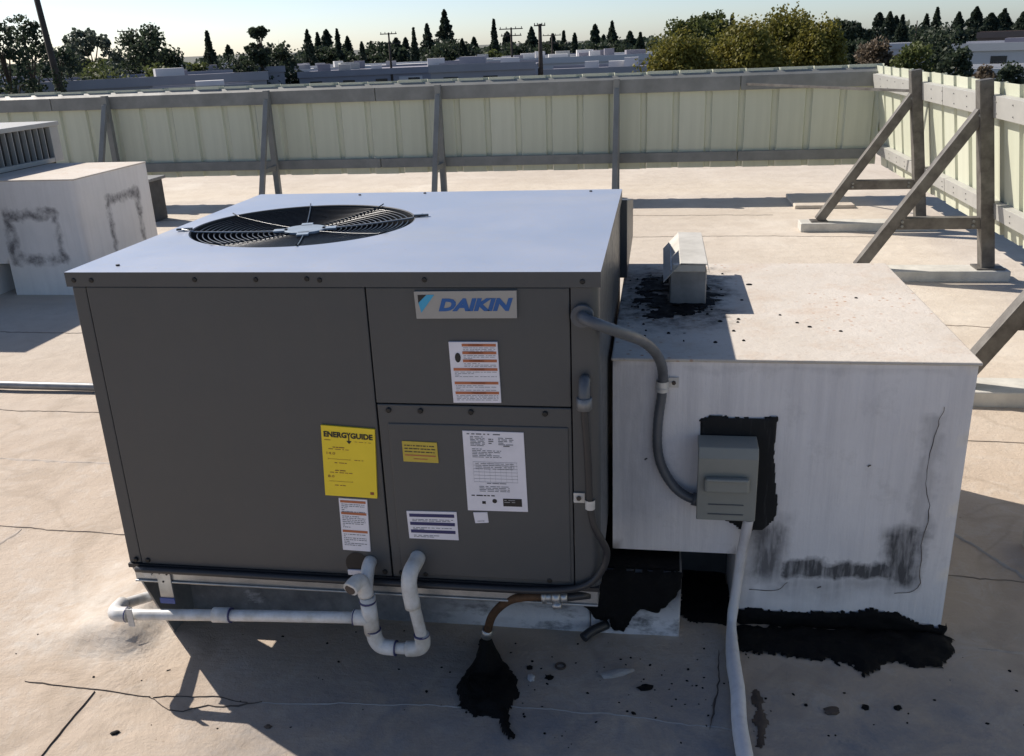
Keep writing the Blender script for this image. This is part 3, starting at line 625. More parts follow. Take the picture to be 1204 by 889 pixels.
wcrack([(2.176, .699), (2.165, .633), (2.153, .495), (2.173, .392), (2.165, .285), (2.169, .148), (2.108, .125)])
wcrack([(1.707, .114), (1.783, .115), (1.813, .144)]); wcrack([(1.30, .0), (1.31, .0)], .0005)
for (a, b) in ((1.40, .52), (2.0, .52), (1.9, .13)):
    wcrack([(a, b), (a+.004, b+.003), (a+.009, b+.005)], .0022, name='nick')
patch([(1.548, .655), (1.60, .662), (1.69, .655), (1.757, .662), (1.757, .55), (1.763, .47), (1.775, .39), (1.765, .34), (1.735, .31), (1.70, .30), (1.63, .33), (1.56, .40), (1.553, .52)], .0035, lambda u, v, h: (u, PY0-.003-h, v), .006, .006, .3, .01, 8).build('tar_patch', 'tar_paint', du)['label'] = 'dark brushed patch behind the disconnect box'
patch([(1.36, 1.25), (1.44, 1.28), (1.60, 1.20), (1.63, 1.0), (1.62, .92), (1.58, .82), (1.50, .76), (1.42, .72), (1.38, .80), (1.36, .95)], .006, lambda u, v, h: (u, v, PZ+.005+h), .006, .055, .8, .04, 5, .38).build('tar_patch', 'tar', du)['label'] = 'crumbly black tar round the capped box'
mb = MB()
for k in range(34):
    a = random.uniform(1.34, 1.72); b = random.uniform(.45, 1.35); s_ = random.uniform(.002, .007)
    mb.tube([(a, b, PZ+.004), (a, b, PZ+.008), (a, b, PZ+.010)], [s_*1.3, s_, s_*.5], 7)
mb.build('tar_spots', 'tar', du)['kind'] = 'stuff'
# grey coating spots further along the sunny top
mb = MB()
for (a, b, s_) in ((1.80, .78, .004), (1.84, .70, .005), (1.87, .66, .006), (1.70, .95, .005), (1.95, .62, .005), (2.06, .98, .005), (1.74, 1.15, .01)):
    mb.tube([(a, b, PZ+.004), (a, b, PZ+.008), (a, b, PZ+.009)], [s_*1.3, s_, s_*.6], 7)
mb.build('dark_spots', 'tar', du)['kind'] = 'stuff'

# black mastic along the foot of the duct
band = [(1.675, .345), (1.857, .352), (2.005, .36), (2.256, .36), (2.275, .33), (2.245, .25), (2.207, .205), (2.147, .196), (2.086, .215), (2.03, .175), (1.995, .135), (1.975, .19), (1.881, .20), (1.67, .21)]
o = patch(band, .016, lambda u, v, h: (u, v, gz(u, v)+h), .007, .016, .6, .03, 2); 
o2 = patch([(1.675, -.02), (1.675, .048), (1.85, .046), (1.98, .058), (2.06, .074), (2.13, .06), (2.19, .032), (2.262, .026), (2.262, -.02)], .012, lambda u, v, h: (u, PY0-.002-h, v), .006, .008, .5, .012, 6)
o.v = o.v; mb = o; mb.mesh(o2.v, o2.f, True)
tag(mb.build('tar_band', 'tar'), 'long ragged black tar band along the foot of the white duct box', 'tar')
pile = [(.933, .20), (.966, .20), (.981, .128), (1.041, .085), (1.075, .016), (1.079, -.042), (1.068, -.089), (1.078, -.148), (1.095, -.18), (1.082, -.202), (1.064, -.171), (1.043, -.124), (1.01, -.115), (.972, -.119), (.932, -.091), (.909, -.036), (.91, .017), (.934, .074), (.945, .113)]
def pile_h(u, v, h):
    d = math.hypot((u-.975)/.028, (v-.095)/.05); return (u, v, gz(u, v)+h*1.3+(.10*math.exp(-d*d*1.3) if h > 0 else 0))
tag(patch(pile, .016, pile_h, .006, .012, .5, .03, 4).build('tar_pile', 'tar'), 'black tar mound on the roof where the gas pipe goes in', 'tar')
tag(patch([(1.715, .06), (1.728, -.02), (1.72, -.10), (1.705, -.16), (1.69, -.16), (1.69, .05)], .006, onground, .006, .014, .5, .02, 9).build('moss_smear', 'rust_brown'), 'dark brown smear beside the lower end of the white riser pipe', 'stain')

tag(patch([(1.51, .36), (1.56, .33), (1.62, .345), (1.664, .33), (1.664, .75), (1.51, .75)], .006, onground, .006, .02, .5, .02, 12).build('shade_floor', 'tar'), 'black sheet laid as shade on the roof inside the dark opening below the white duct', 'tar')  # black sheet put in to darken the shaded inside of the opening
# cap on the duct
cp = empty('capped_vent', (1.53, 1.1, PZ), 'small sheet metal capped vent box standing in tar on top of the white duct', 'vent')
MB().box(1.468, 1.583, .90, 1.30, PZ, PZ+.118).build('vent_box', 'dull_galvanised', cp, .004)
mb = MB(); z_ = PZ+.145; t_ = .003
for (a, b, c_, d) in (((1.447, z_-.06), (1.500, z_), 0, 0), ((1.500, z_), (1.582, z_-.002), 0, 0), ((1.582, z_-.002), (1.590, z_-.03), 0, 0)):
    mb.hexa([(a[0], .868, a[1]), (b[0], .868, b[1]), (b[0], 1.36, b[1]), (a[0], 1.36, a[1])], [(a[0], .868, a[1]+t_), (b[0], .868, b[1]+t_), (b[0], 1.36, b[1]+t_), (a[0], 1.36, a[1]+t_)])
mb.build('cap_sheet', 'sleeper_paint', cp)
mb = MB(); mb.box(1.475, 1.578, .872, .899, PZ+.118, PZ+.142); mb.build('cap_rim', 'sleeper_paint', cp, .003)

# ------------------------------------------------------------------ disconnect switch and conduits
ds = empty('disconnect_switch', (1.62, PY0, .34), 'grey green electrical disconnect box with handle on the front of the white duct', 'switch box')
y0 = PY0-.088
MB().box(1.549, 1.700, y0+.012, PY0-.002, .385, .596).build('back_box', 'disconnect_paint', ds, .004)
mb = MB(); prof = [(y0+.002, .382), (y0-.006, .572), (y0+.006, .600), (y0+.075, .606), (y0+.075, .597), (y0+.0125, .575), (y0+.0125, .382)]
mb.mesh([(1.545, a, b) for a, b in prof]+[(1.703, a, b) for a, b in prof], [tuple(range(7)), tuple(range(13, 6, -1))]+[(i, i+7, (i+1) % 7+7, (i+1) % 7) for i in range(7)]); mb.build('cover', 'disconnect_paint', ds, .003)
h = MB().box(1.562, 1.682, y0-.022, y0-.002, .475, .520).build('handle', 'disconnect_paint', ds, .008)
MB().box(1.565, 1.679, y0-.030, y0-.020, .512, .522).build('handle_lip', 'disconnect_paint', h, .004)
mb = MB(); mb.box(1.575, 1.67, y0-.0035, y0-.0002, .432, .434); mb.box(1.575, 1.67, y0-.0025, y0-.0002, .402, .404); mb.build('embossed_line', 'conduit_grey', ds)
mb = MB(); mb.tube([(1.69, PY0-.05, .37), (1.69, PY0-.05, .386)], .016, 14); mb.build('hub', 'dull_galvanised', ds)

def ribbed(pts, r, amp=.0007, n=10):
    P = curve(pts, n); mb = MB(); mb.tube(P, [r+(amp if i % 2 else 0) for i in range(len(P))], 12); return mb
pc = empty('power_conduit', (1.30, 0, 1.05), 'thick grey flexible conduit looping from the air conditioner down to the disconnect box', 'conduit')
ribbed([(1.262, -.002, 1.052), (1.268, -.034, 1.052), (1.303, -.040, 1.039), (1.357, .03, .996), (1.396, .15, .940), (1.428, .26, .872), (1.446, .335, .80), (1.446, PY0-.022, .73), (1.437, PY0-.022, .645), (1.437, PY0-.022, .565), (1.452, PY0-.025, .505), (1.485, PY0-.03, .452), (1.522, PY0-.035, .425), (1.552, PY0-.038, .418)], .0132).build('flexible_tube', 'conduit_grey', pc)
MB().tube([(1.262, 0, 1.052), (1.262, -.02, 1.052)], .026, 18).build('locknut', 'conduit_grey', pc)
MB().tube([(1.535, PY0-.037, .421), (1.553, PY0-.038, .417)], .019, 10).build('connector', 'conduit_grey', pc)
mb = MB(); mb.tube([(1.446+.017*math.cos(a), PY0-.022+.017*math.sin(a), .745) for a in [k*math.pi/10 for k in range(21)]], .0015, 4, False)
mb.mesh([(1.4465+.0168*math.cos(k*math.pi/10), PY0-.022+.0168*math.sin(k*math.pi/10), z) for z in (.735, .765) for k in range(20)], [(k, (k+1) % 20, 20+(k+1) % 20, 20+k) for k in range(20)], True)
mb.box(1.462, 1.490, PY0-.010, PY0-.006, .742, .770); sp_ = mb.build('pipe_strap', 'strap_white', pc); MB().tube([(1.477, PY0-.009, .756), (1.477, PY0-.015, .756)], .006, 6).build('bolt', 'rust_brown', sp_)

cc = empty('control_conduit', (1.267, 0, .9), 'thin dark flexible conduit running down the right corner of the air conditioner', 'conduit')
MB().tube([(1.266, .0, .895), (1.266, -.02, .897), (1.266, -.032, .885), (1.266, -.034, .86), (1.266, -.034, .846)], .0135, 12).build('elbow_fitting', 'conduit_grey', cc)
MB().tube([(1.266, -.034, .862), (1.266, -.034, .833)], .0185, 8).build('compression_nut', 'dull_galvanised', cc)
ribbed([(1.266, -.034, .835), (1.269, -.033, .78), (1.273, -.030, .70), (1.276, -.029, .60), (1.285, -.030, .53), (1.305, -.022, .48), (1.316, -.012, .44), (1.306, -.010, .395), (1.275, -.012, .352), (1.22, -.014, .330), (1.12, -.015, .322), (.95, -.015, .321), (.75, -.014, .3205), (.5, -.014, .3203), (.3, -.013, .3208), (.03, -.013, .321)], .0088, .0003).build('flexible_tube', 'dark_hose', cc)
mb = MB(); mb.box(1.235, 1.262, -.006, -.003, .574, .600); mb.mesh([(1.277+.012*math.cos(k*math.pi/10), -.029+.012*math.sin(k*math.pi/10), z) for z in (.572, .596) for k in range(20)], [(k, (k+1) % 20, 20+(k+1) % 20, 20+k) for k in range(20)], True)
sp_ = mb.build('pipe_strap', 'strap_white', cc); MB().tube([(1.248, -.005, .587), (1.248, -.011, .587)], .006, 6).build('bolt', 'rust_brown', sp_)

gp = empty('gas_pipe', (1.0, .05, 0), 'rusty gas pipe with shiny union bending from the air conditioner into the tar mound', 'pipe')
mb = MB(); mb.tube(curve([(1.27, .02, .296), (1.21, .0, .297)], 3), .0115, 10); mb.build('pipe', 'dark_hose', gp)
MB().tube(curve([(1.155, -.0, .296), (1.11, .0, .292), (1.055, .02, .262), (1.005, .055, .19), (.978, .085, .10)], 8), .0115, 12).build('pipe', 'rusty_iron', gp)
mb = MB(); mb.tube([(1.215, 0, .298), (1.195, 0, .297)], .014, 12); mb.tube([(1.196, 0, .297), (1.176, 0, .2965)], .019, 6); mb.tube([(1.176, 0, .2965), (1.148, 0, .295)], .0145, 12); mb.tube([(1.160, 0, .2955), (1.150, 0, .295)], .0175, 8); mb.build('union_fitting', 'galvanised', gp)
MB().tube([(1.200, -.012, .280), (1.178, -.012, .277)], .009, 10).build('valve', 'galvanised', gp)
MB().tube([(.984, .080, .128), (.979, .084, .10)], .0155, 12).build('coupling', 'galvanised', gp)

# stub pipe poking out of the tar by the curb
tag(MB().tube(curve([(1.30, .27, .03), (1.26, .235, .03), (1.235, .21, .022)], 5), .014, 12).build('pipe_stub', 'dark_hose'), 'short dark pipe stub lying at the foot of the curb beside the tar', 'pipe')

# white riser from the disconnect down over the roof
rs = empty('riser_pipe', (1.66, .33, 0), 'white coated pipe dropping from the disconnect box and running over the roof', 'pipe')
P = curve([(1.69, PY0-.05, .372), (1.678, PY0-.035, .25), (1.668, PY0-.03, .12), (1.660, PY0-.045, .045), (1.655, .26, .022), (1.652, .14, .020), (1.655, .03, .018), (1.650, -.10, .018), (1.655, -.25, .018), (1.66, -.6, .02)], 8)
mb = MB(); mb.tube(P, [.0145+(.005*smooth((.33-p.y)/.2))+.0015*noise.noise(p*25) for p in P], 12); mb.build('pipe', 'duct_coating', rs)

# ------------------------------------------------------------------ PVC condensate trap
pv = empty('condensate_drain', (.6, -.07, .15), 'white PVC drain pipe with a U shaped trap below the dark air conditioner', 'drain pipe')
r_ = .0155; yy = -.07
def pipe(pts, name='pipe', r=r_, mat='pvc_white', par=pv): return MB().tube(curve(pts, 6), r, 16).build(name, mat, par)
def ring(p, d, r=.0215, w=.003, par=pv): p = Vector(p); d = Vector(d).normalized(); return MB().tube([p-d*w, p+d*w], r, 16).build('glue_ring', 'pvc_glue', par)
pipe([(.665, yy, .247), (.35, yy, .232), (.0, yy, .212)]); 
MB().tube([(.27, yy, .229), (.318, yy, .231)], .0205, 16).build('coupling', 'pvc_white', pv); ring((.319, yy, .231), (1, 0, .05), .0208, .0016)
MB().tube(curve([(.02, yy, .2125), (-.012, yy+.002, .211), (-.032, yy+.02, .207), (-.034, yy+.06, .205)], 5), .021, 16).build('elbow', 'pvc_white', pv); ring((.016, yy, .2125), (1, 0, 0), .0215, .0016)
pipe([(-.033, yy+.05, .206), (-.03, .02, .19), (-.02, .16, .13)])
MB().tube([(.705, yy, .315), (.708, yy, .205)], .0205, 16).build('tee', 'pvc_white', pv); MB().tube([(.71, yy, .2495), (.662, yy, .2475)], .0205, 16).build('tee_branch', 'pvc_white', pv)
pipe([(.703, yy, .312), (.700, yy, .338)]); ring((.7045, yy, .300), (0, 0, 1)); ring((.664, yy, .2475), (1, 0, 0), .0207, .0016)
MB().tube(curve([(.702, yy, .318), (.698, yy, .345), (.690, yy-.006, .362), (.680, yy-.022, .360), (.675, yy-.036, .356)], 5), .0205, 16).build('elbow', 'pvc_white', pv)
MB().tube([(.6755, yy-.034, .356), (.6745, yy-.0375, .3555)], .0145, 14).build('open_end', 'rust_brown', pv)
pipe([(.703, yy, .335), (.70, -.03, .372), (.698, .0, .376)], r=.0175)
MB().tube(curve([(.7105, yy, .212), (.716, yy, .180), (.732, yy, .163), (.768, yy, .160)], 6), .0205, 16).build('elbow', 'pvc_white', pv); ring((.7105, yy, .214), (0, 0, 1), .0212, .0016)
pipe([(.75, yy, .160), (.80, yy, .161)])
ring((.768, yy, .160), (1, 0, 0), .0212, .0016)
MB().tube(curve([(.797, yy, .160), (.828, yy, .164), (.842, yy, .180), (.8405, yy, .208)], 6), .0205, 16).build('elbow', 'pvc_white', pv); ring((.841, yy, .207), (0, 0, 1), .0212, .0016)
pipe([(.841, yy, .20), (.832, yy, .26), (.822, yy, .33)])
MB().tube(curve([(.824, yy, .29), (.819, yy, .355), (.822, yy+.012, .385), (.828, -.02, .395), (.828, .0, .396)], 6), .0205, 16).build('elbow', 'pvc_white', pv)
# hanger strap at left
sp_ = MB().box(.028, .046, -.092, -.089, .19, .245).build('hanger_strap', 'pvc_white', pv, .001)
# long pipe on the roof to the left
pl = empty('roof_conduit', (-2, 2.05, 0), 'long grey pipe lying across the sunny roof left of the air conditioner', 'pipe')
MB().tube([(x, 2.075-.012*(x+1.5), .030) for x in (-9, -6, -4, -2, -.5, .0)], .021, 14).build('pipe', 'dull_galvanised', pl)
for x in (-5.2, -3.6, -2.35, -.7): MB().box(x-.04, x+.04, 2.03-.012*(x+1.5), 2.12-.012*(x+1.5), -.005, .012).build('support_pad', 'sleeper_paint', pl, .003)

# ------------------------------------------------------------------ litter on the roof
o = MB().tube([(1.18+.013*math.cos(k*math.pi/10), .103+.013*math.sin(k*math.pi/10), gz(1.18, .103)+.003) for k in range(21)], .0032, 6, False).build('washer', 'rust_brown'); tag(o, 'small dark ring lying on the shaded roof below the gas union', 'washer')
def crumb(x, y, s, seed, zf=.6, sx=1., sy=1., rot=0):
    mb = MB(); vs = []; bm = bmesh.new(); bmesh.ops.create_icosphere(bm, subdivisions=2, radius=1)
    for v in bm.verts:
        p = v.co*(1+.45*noise.noise(v.co*1.7+Vector((seed, 0, 0)))); a, b = p.x*s*sx, p.y*s*sy
        vs.append((x+a*math.cos(rot)-b*math.sin(rot), y+a*math.sin(rot)+b*math.cos(rot), gz(x, y)+max(-.002, p.z*s*zf+s*zf*.5)))
    mb.mesh(vs, [tuple(v.index for v in f.verts) for f in bm.faces]); bm.free(); return mb
tag(crumb(1.335, .085, .012, 3, .6, 4.6, 1.1, .42).build('caulk_strip', 'seam_light'), 'pale crooked strip of old sealant lying on the shaded roof', 'litter')
for (x, y, s, sx, sy, ro, m, lb) in ((1.105, .047, .010, 1, 1.6, .2, 'roof_white', 'pale stone chip between the tar mound and the sealant strip'), (1.415, .035, .014, 1.5, .9, .3, 'tar', 'dark tar crumb with a curled scrap, right of the sealant strip'), (1.888, -.005, .014, 1.6, 1, .4, 'rust_brown', 'brown flattened clod in the shade below the tar band'),
                                 (1.975, .020, .010, 1, 1, 0, 'tar', 'left one of two small tar lumps below the tar band'), (2.055, .027, .010, 1.1, .9, .6, 'tar', 'right one of two small tar lumps below the tar band'), (.062, -.281, .009, 1.3, .8, .5, 'tar', 'little dark lump in the sunlight near the bottom left'),
                                 (.453, -.216, .008, 1.2, .9, 0, 'rust_brown', 'little brown lump on the sunny side of the shadow edge'), (1.155, .053, .010, 1.2, 1, .2, 'tar', 'tar crumb just right of the pale stone chip'), (1.095, .09, .009, 1, 1, .3, 'tar', 'tar crumb just above the pale stone chip')):
    tag(crumb(x, y, s, x*9, .45, sx, sy, ro).build('roof_lump' if m != 'roof_white' else 'stone_chip', m), lb, 'litter')
mb = MB()
for k in range(190):
    x = random.gauss(1.0, .75); y = random.gauss(-.02, .28)
    if k % 3 == 0: x = random.gauss(1.3, .3); y = random.gauss(.05, .08)
    if not (-1.2 < x < 2.6 and -.6 < y < .26): continue
    c_ = crumb(x, y, random.uniform(.0012, .0036)*(1 if random.random() < .9 else 1.5), k, .5, random.uniform(.7, 1.6), 1, random.uniform(0, 3)); mb.mesh(c_.v, c_.f)
tag(mb.build('roof_debris', 'tar'), 'scattered black tar crumbs on the roof in front of the machines', 'debris', kind='stuff')

# ------------------------------------------------------------------ second machine and its duct at left
d2 = empty('duct_enclosure', (-3.1, 4.4, 0), 'cream white duct box with two square brushed stains, at the left edge', 'duct')
L0, L1, M0, M1, LZ = -3.50, -2.66, 4.0, 4.97, .84
mb = MB(); wall_grid(mb, (-3.31, M0, -.01), (L1+3.31, 0, 0), (0, 0, LZ+.01), 12, 14, .008, (0, -1, 0)); wall_grid(mb, (L0, M0, .238), (-3.31-L0, 0, 0), (0, 0, LZ-.238), 4, 10, .006, (0, -1, 0))
wall_grid(mb, (L1, M0, -.01), (0, M1-M0, 0), (0, 0, LZ+.01), 14, 14, .008, (1, 0, 0)); mb.face([(L1, M1, 0), (L0, M1, 0), (L0, M1, LZ), (L1, M1, LZ)]); mb.face([(L0, M1, .238), (L0, M0, .238), (L0, M0, LZ), (L0, M1, LZ)]); mb.face([(-3.31, M0, 0), (-3.31, M1, 0), (-3.31, M1, .238), (-3.31, M0, .238)]); mb.face([(L0, M0, .238), (L0, M1, .238), (-3.31, M1, .238), (-3.31, M0, .238)])
mb.build('duct_wall', 'duct_coating_stained', d2)
MB().box(L0-.003, L1+.006, M0-.006, M1+.006, LZ-.004, LZ+.006).build('duct_top', 'duct_top_coating', d2, .006)
a2 = empty('rooftop_air_conditioner', (-4.2, 4.3, ZB), 'pale grey air conditioner with vertical louvres, partly cut off by the left edge', 'air conditioner')
simple('pale_paint', (.42, .415, .385), .5, 0, .15, 5)
AX1 = -3.505; AY0, AY1 = 3.35, 5.17; AT = 1.165
MB().box(-4.9, AX1-.05, AY0+.02, AY1-.04, ZB, AT-.04).build('body', 'fan_dark', a2)
MB().box(-4.92, AX1+.01, AY0-.01, AY1+.01, AT-.035, AT).build('lid', 'pale_paint', a2, .004)
MB().box(-4.92, AX1, AY0-.002, AY0+.018, ZB, AT-.036).build('front_panel', 'pale_paint', a2, .004)
MB().box(AX1-.045, AX1, AY1-.11, AY1, LZ+.01, AT-.036).build('corner_post', 'pale_paint', a2, .003)
MB().box(AX1-.045, AX1-.002, AY0, AY1-.112, LZ+.008, LZ+.045).build('bottom_rail', 'pale_paint', a2, .003)
MB().box(-4.9, AX1, AY0, AY1, ZB-.06, ZB).build('base_rail', 'galvanised', a2)
lv = None
for k in range(22):
    y = AY1-.19-.078*k
    if y < AY0+.05: break
    if lv is None: lv = MB().box(AX1-.04, AX1-.004, y, y+.007, LZ+.046, AT-.037).build('louvre', 'pale_paint', a2); yb = y
    else: c_ = lv.copy(); COL.objects.link(c_); c_.parent = a2; c_.location = (0, y-yb, 0)
MB().box(-4.85, -3.45, 3.9, 5.0, -.01, ZB-.062).build('curb', 'duct_coating_stained', a2)
vb = empty('vent_box', (-3.9, 7.0, 0), 'small black box on the roof behind the left duct', 'vent')
MB().box(-4.06, -3.78, 6.9, 7.15, 0, .42).build('housing', 'concrete_dark', vb, .01); MB().box(-4.09, -3.75, 6.87, 7.18, .42, .45).build('cap_sheet', 'dull_galvanised', vb, .004)

# ------------------------------------------------------------------ screen fence
def sheet_mb(w=.335, z0=.30, z1=1.29, flip=1):
    prof = [(0, 0), (.262, 0), (.277, .028*flip), (.318, .028*flip), (.333, 0)]
    mb = MB(); t = .003
    for (a, b), (c_, d) in zip(prof[:-1], prof[1:]):
        mb.hexa([(a, b, z0), (c_, d, z0), (c_, d+t, z0), (a, b+t, z0)], [(a, b, z1), (c_, d, z1), (c_, d+t, z1), (a, b+t, z1)])
    return mb
FY = 8.12
fb = empty('screen_fence', (0, FY, 0), 'long pale green ribbed screen fence across the far end of the roof', 'fence')
first = None; k = 0
x = -9.43
while x < 3.5:
    if first is None: first = sheet_mb().build('fence_sheet', 'fence_sheet', fb, off=(0, 0, 0)); o = first
    else: o = first.copy(); COL.objects.link(o)
    o.parent = fb; o.location = (x, random.uniform(-.002, .002), random.uniform(-.006, .006)); x += .335
def rail(x0, x1, z0, z1, par, axis='x', c0=FY):
    mb = MB()
    if axis == 'x':
        mb.box(x0, x1, c0-.052, c0-.002, z0, z0+.01); mb.box(x0, x1, c0-.052, c0-.002, z1-.01, z1); mb.box(x0, x1, c0-.058, c0-.0525, z0-.002, z1+.002)
    else:
        mb.box(c0-.052, c0-.002, x0, x1, z0, z0+.01); mb.box(c0-.052, c0-.002, x0, x1, z1-.01, z1); mb.box(c0-.058, c0-.0525, x0, x1, z0-.002, z1+.002)
    return mb
for x0 in np.arange(-9.4, 3.4, 3.88/2*2):
    x1 = min(x0+3.872, 3.60); rail(x0, x1, 1.085, 1.218, fb).build('top_rail', 'fence_steel', fb, .002); rail(x0, x1, .372, .468, fb).build('bottom_rail', 'fence_steel', fb, .002)
# cap strip leaning back over the sheet tops
mb = MB(); mb.hexa([(-9.4, FY-.056, 1.221), (3.60, FY-.056, 1.221), (3.60, FY-.05, 1.221), (-9.4, FY-.05, 1.221)], [(-9.4, FY-.004, 1.262), (3.60, FY-.004, 1.262), (3.60, FY-.001, 1.262), (-9.4, FY-.001, 1.262)]); mb.build('top_flashing', 'fence_steel', fb)
FX = 3.56
fr = empty('screen_fence', (FX, 5, 0), 'sunlit cream ribbed screen fence along the right side of the roof', 'fence')
y = 7.78
while y > -2.2:
    o = first.copy(); COL.objects.link(o); o.parent = fr; o.rotation_euler = (0, 0, -math.pi/2); o.location = (random.uniform(-.002, .002), y-5+.335, random.uniform(-.005, .005)-.0); y -= .335
for y0_ in np.arange(-2.0, 7.9, 1.9*2):
    y1_ = min(y0_+3.79, 8.02); rail(y0_, y1_, 1.085, 1.218, fr, 'y', FX).build('top_rail', 'pale_paint', fr, .002); rail(y0_, y1_, .43, .53, fr, 'y', FX).build('bottom_rail', 'pale_paint', fr, .002)
mb = MB()
for y in np.arange(-1.6, 7.8, .3):
    for z in (1.185, 1.115, .50, .46): mb.tube([(FX-.058, y+.05*(z < 1), z), (FX-.063, y+.05*(z < 1), z)], .005, 6)
b_ = mb.build('bolt_heads', 'fence_steel', fr); b_['kind'] = 'stuff'

fr.location = (FX+.175, 5, 0); fr.rotation_euler = (0, -.136, 0)
# support frames: post, brace, crossbar
def frame_back(x, label, first=None):
    if first is None:
        f = empty('support_frame', (x, FY-.1, 0), label, 'support frame', 'support frames of the far fence')
        MB().beam((x, FY-.10, .06), (x, FY-.10, 1.235), .062, .062, (0, 1, 0)).build('post', 'fence_steel', f, .003)
        MB().beam((x, FY-.60, .07), (x, FY-.125, 1.13), .045, .055, (1, 0, 0)).build('brace', 'fence_steel', f, .003)
        MB().beam((x, FY-.44, .40), (x, FY-.132, .40), .045, .05).build('crossbar', 'fence_steel', f, .003)
        MB().box(x-.05, x+.05, FY-.72, FY-.02, 0, .07).build('sleeper', 'sleeper_paint', f, .006)
        return f
    c_ = copy_tree(first); c_.location = (x, FY-.1, 0); c_['label'] = label; return c_
f0 = frame_back(-4.81, 'grey support frame of the far fence, rising behind the left duct box')
frame_back(-2.87, 'grey support frame of the far fence, left of the two over the fan opening', f0)
frame_back(-.93, 'grey support frame of the far fence, above the middle of the air conditioner lid', f0)
frame_back(.975, 'grey support frame of the far fence, edge on above the lid right end', f0)
frame_back(-6.75, 'grey support frame of the far fence beyond the left edge', f0); frame_back(-8.69, 'grey support frame of the far fence at its far left end', f0)
def frame_right(y, label, first=None):
    if first is None:
        f = empty('support_frame', (3.5, y, 0), label, 'support frame', 'support frames of the right fence')
        MB().beam((3.63, y, .085), (3.462, y, 1.30), .085, .095, (0, 1, 0)).build('post', 'frame_steel', f, .004)
        MB().beam((2.80, y, .085), (3.47, y, 1.10), .075, .075, (0, 1, 0)).build('brace', 'frame_steel', f, .004)
        MB().beam((3.0, y, .385), (3.575, y, .385), .07, .078).build('crossbar', 'frame_steel', f, .004)
        b = MB(); b.box(3.55, 3.73, y-.075, y+.075, .076, .086); b.build('base_plate', 'frame_steel', f)
        b = MB(); b.box(2.73, 2.87, y-.06, y+.06, .076, .085); b.build('base_plate', 'frame_steel', f)
        mb = MB()
        for (a, c_) in ((3.50, .40), (3.50, .37), (3.05, .40), (3.05, .37), (3.45, 1.08)): mb.tube([(a, y-.034, c_), (a, y-.046, c_)], .010, 6)
        mb.build('bolts', 'fence_steel', f)['kind'] = 'stuff'
        sl = MB().box(2.64, 3.76, y-.10, y+.10, -.002, .075).build('sleeper', 'sleeper_paint', f, .008)
        return f
    c_ = copy_tree(first); c_.location = (3.5, y, 0); c_['label'] = label; return c_
g0 = frame_right(4.5, 'dark steel A frame support on the right fence, middle one, just beyond the white duct')
frame_right(6.22, 'dark steel A frame support on the right fence, farthest one near the corner', g0)
frame_right(2.22, 'dark steel A frame support cut off by the right edge, nearest the camera', g0)
frame_right(.8, 'dark steel A frame support of the right fence beyond the right edge', g0)
rd = tag(MB().beam((2.30, FY-.09, 1.14), (3.50, 6.29, 1.13), .022, .022).build('tie_rod', 'frame_steel'), 'thin steel tie rod crossing the fence corner from far rail to right post', 'rod')
# loose sheet and membrane offcut on the roof near the corner
tag(MB().box(2.74, 3.30, 7.25, 8.0, -.002, .035).build('roof_patch', 'roof_coating', None, .008), 'low square patch of roofing laid in the fence shadow near the corner', 'roof patch')

# ------------------------------------------------------------------ distance: azimuth in degrees (0 = +y, + to right)
def pos(az, d, z=-6.): a = math.radians(az); return Vector((CAM.x+d*math.sin(a), CAM.y+d*math.cos(a), z))
def PXAZ(px): 
    t = [(0, -36.6), (200, -28.2), (400, -18.8), (600, -8.8), (800, 1.1), (1000, 10.4), (1204, 18.8)]
    return float(np.interp(px, [a for a, b in t], [b for a, b in t]))
def PXZ(px, py, d):     # height of a thing at distance d that stands py high in the view
    hz = 73.1-px*.0405; return CAM.z+(hz-py)*d/1100.

def leaves(pts, size, rs, flat=.5):
    """one small leaf clump (two crossed triangles) per point"""
    n = len(pts); P = np.asarray(pts); a = rs.normal(size=(n, 3)); a /= np.linalg.norm(a, axis=1)[:, None]; b = np.cross(a, rs.normal(size=(n, 3))); b /= np.linalg.norm(b, axis=1)[:, None]
    s = (size*rs.uniform(.6, 1.4, n))[:, None]
    v = np.stack([P-a*s, P+b*s*.75, P+a*s, P-b*s*.75], 1).reshape(-1, 3)
    return v, np.arange(4*n).reshape(n, 4)
def mesh_np(name, v, f, mat):
    me = bpy.data.meshes.new(name); me.vertices.add(len(v)); me.vertices.foreach_set('co', v.ravel().astype('f'))
    me.loops.add(f.size); me.loops.foreach_set('vertex_index', f.ravel().astype('i')); me.polygons.add(len(f)); me.polygons.foreach_set('loop_start', np.arange(0, f.size, f.shape[1]).astype('i'))
    me.update(calc_edges=True); me.validate(); me.materials.append(MATS[mat]); return me
def crown_conifer(h, r, rs, n, skinny=1.):
    t = rs.uniform(0, 1, n)**.75; z = h*(.10+.90*(1-t)); z = h*.08+h*.92*rs.uniform(0, 1, n)
    u = (z-h*.08)/(h*.92); tier = rs.uniform(.55, .8)+.3*np.abs(np.sin(u*rs.uniform(12, 30)+rs.uniform(0, 6))); rad = r*rs.uniform(1.05, 1.5)*(1-u)**rs.uniform(.6, 1.05)*tier*(.55+.45*rs.uniform(0, 1, n)**.5)
    an = rs.uniform(0, 6.283, n); a5 = rs.uniform(0, 6); lob = 1+.38*np.sin(an*2+u*rs.uniform(5, 12)+a5)+.15*np.sin(an*5-u*14)
    return np.stack([np.cos(an)*rad*lob, np.sin(an)*rad*lob, z-rad*.15], 1)
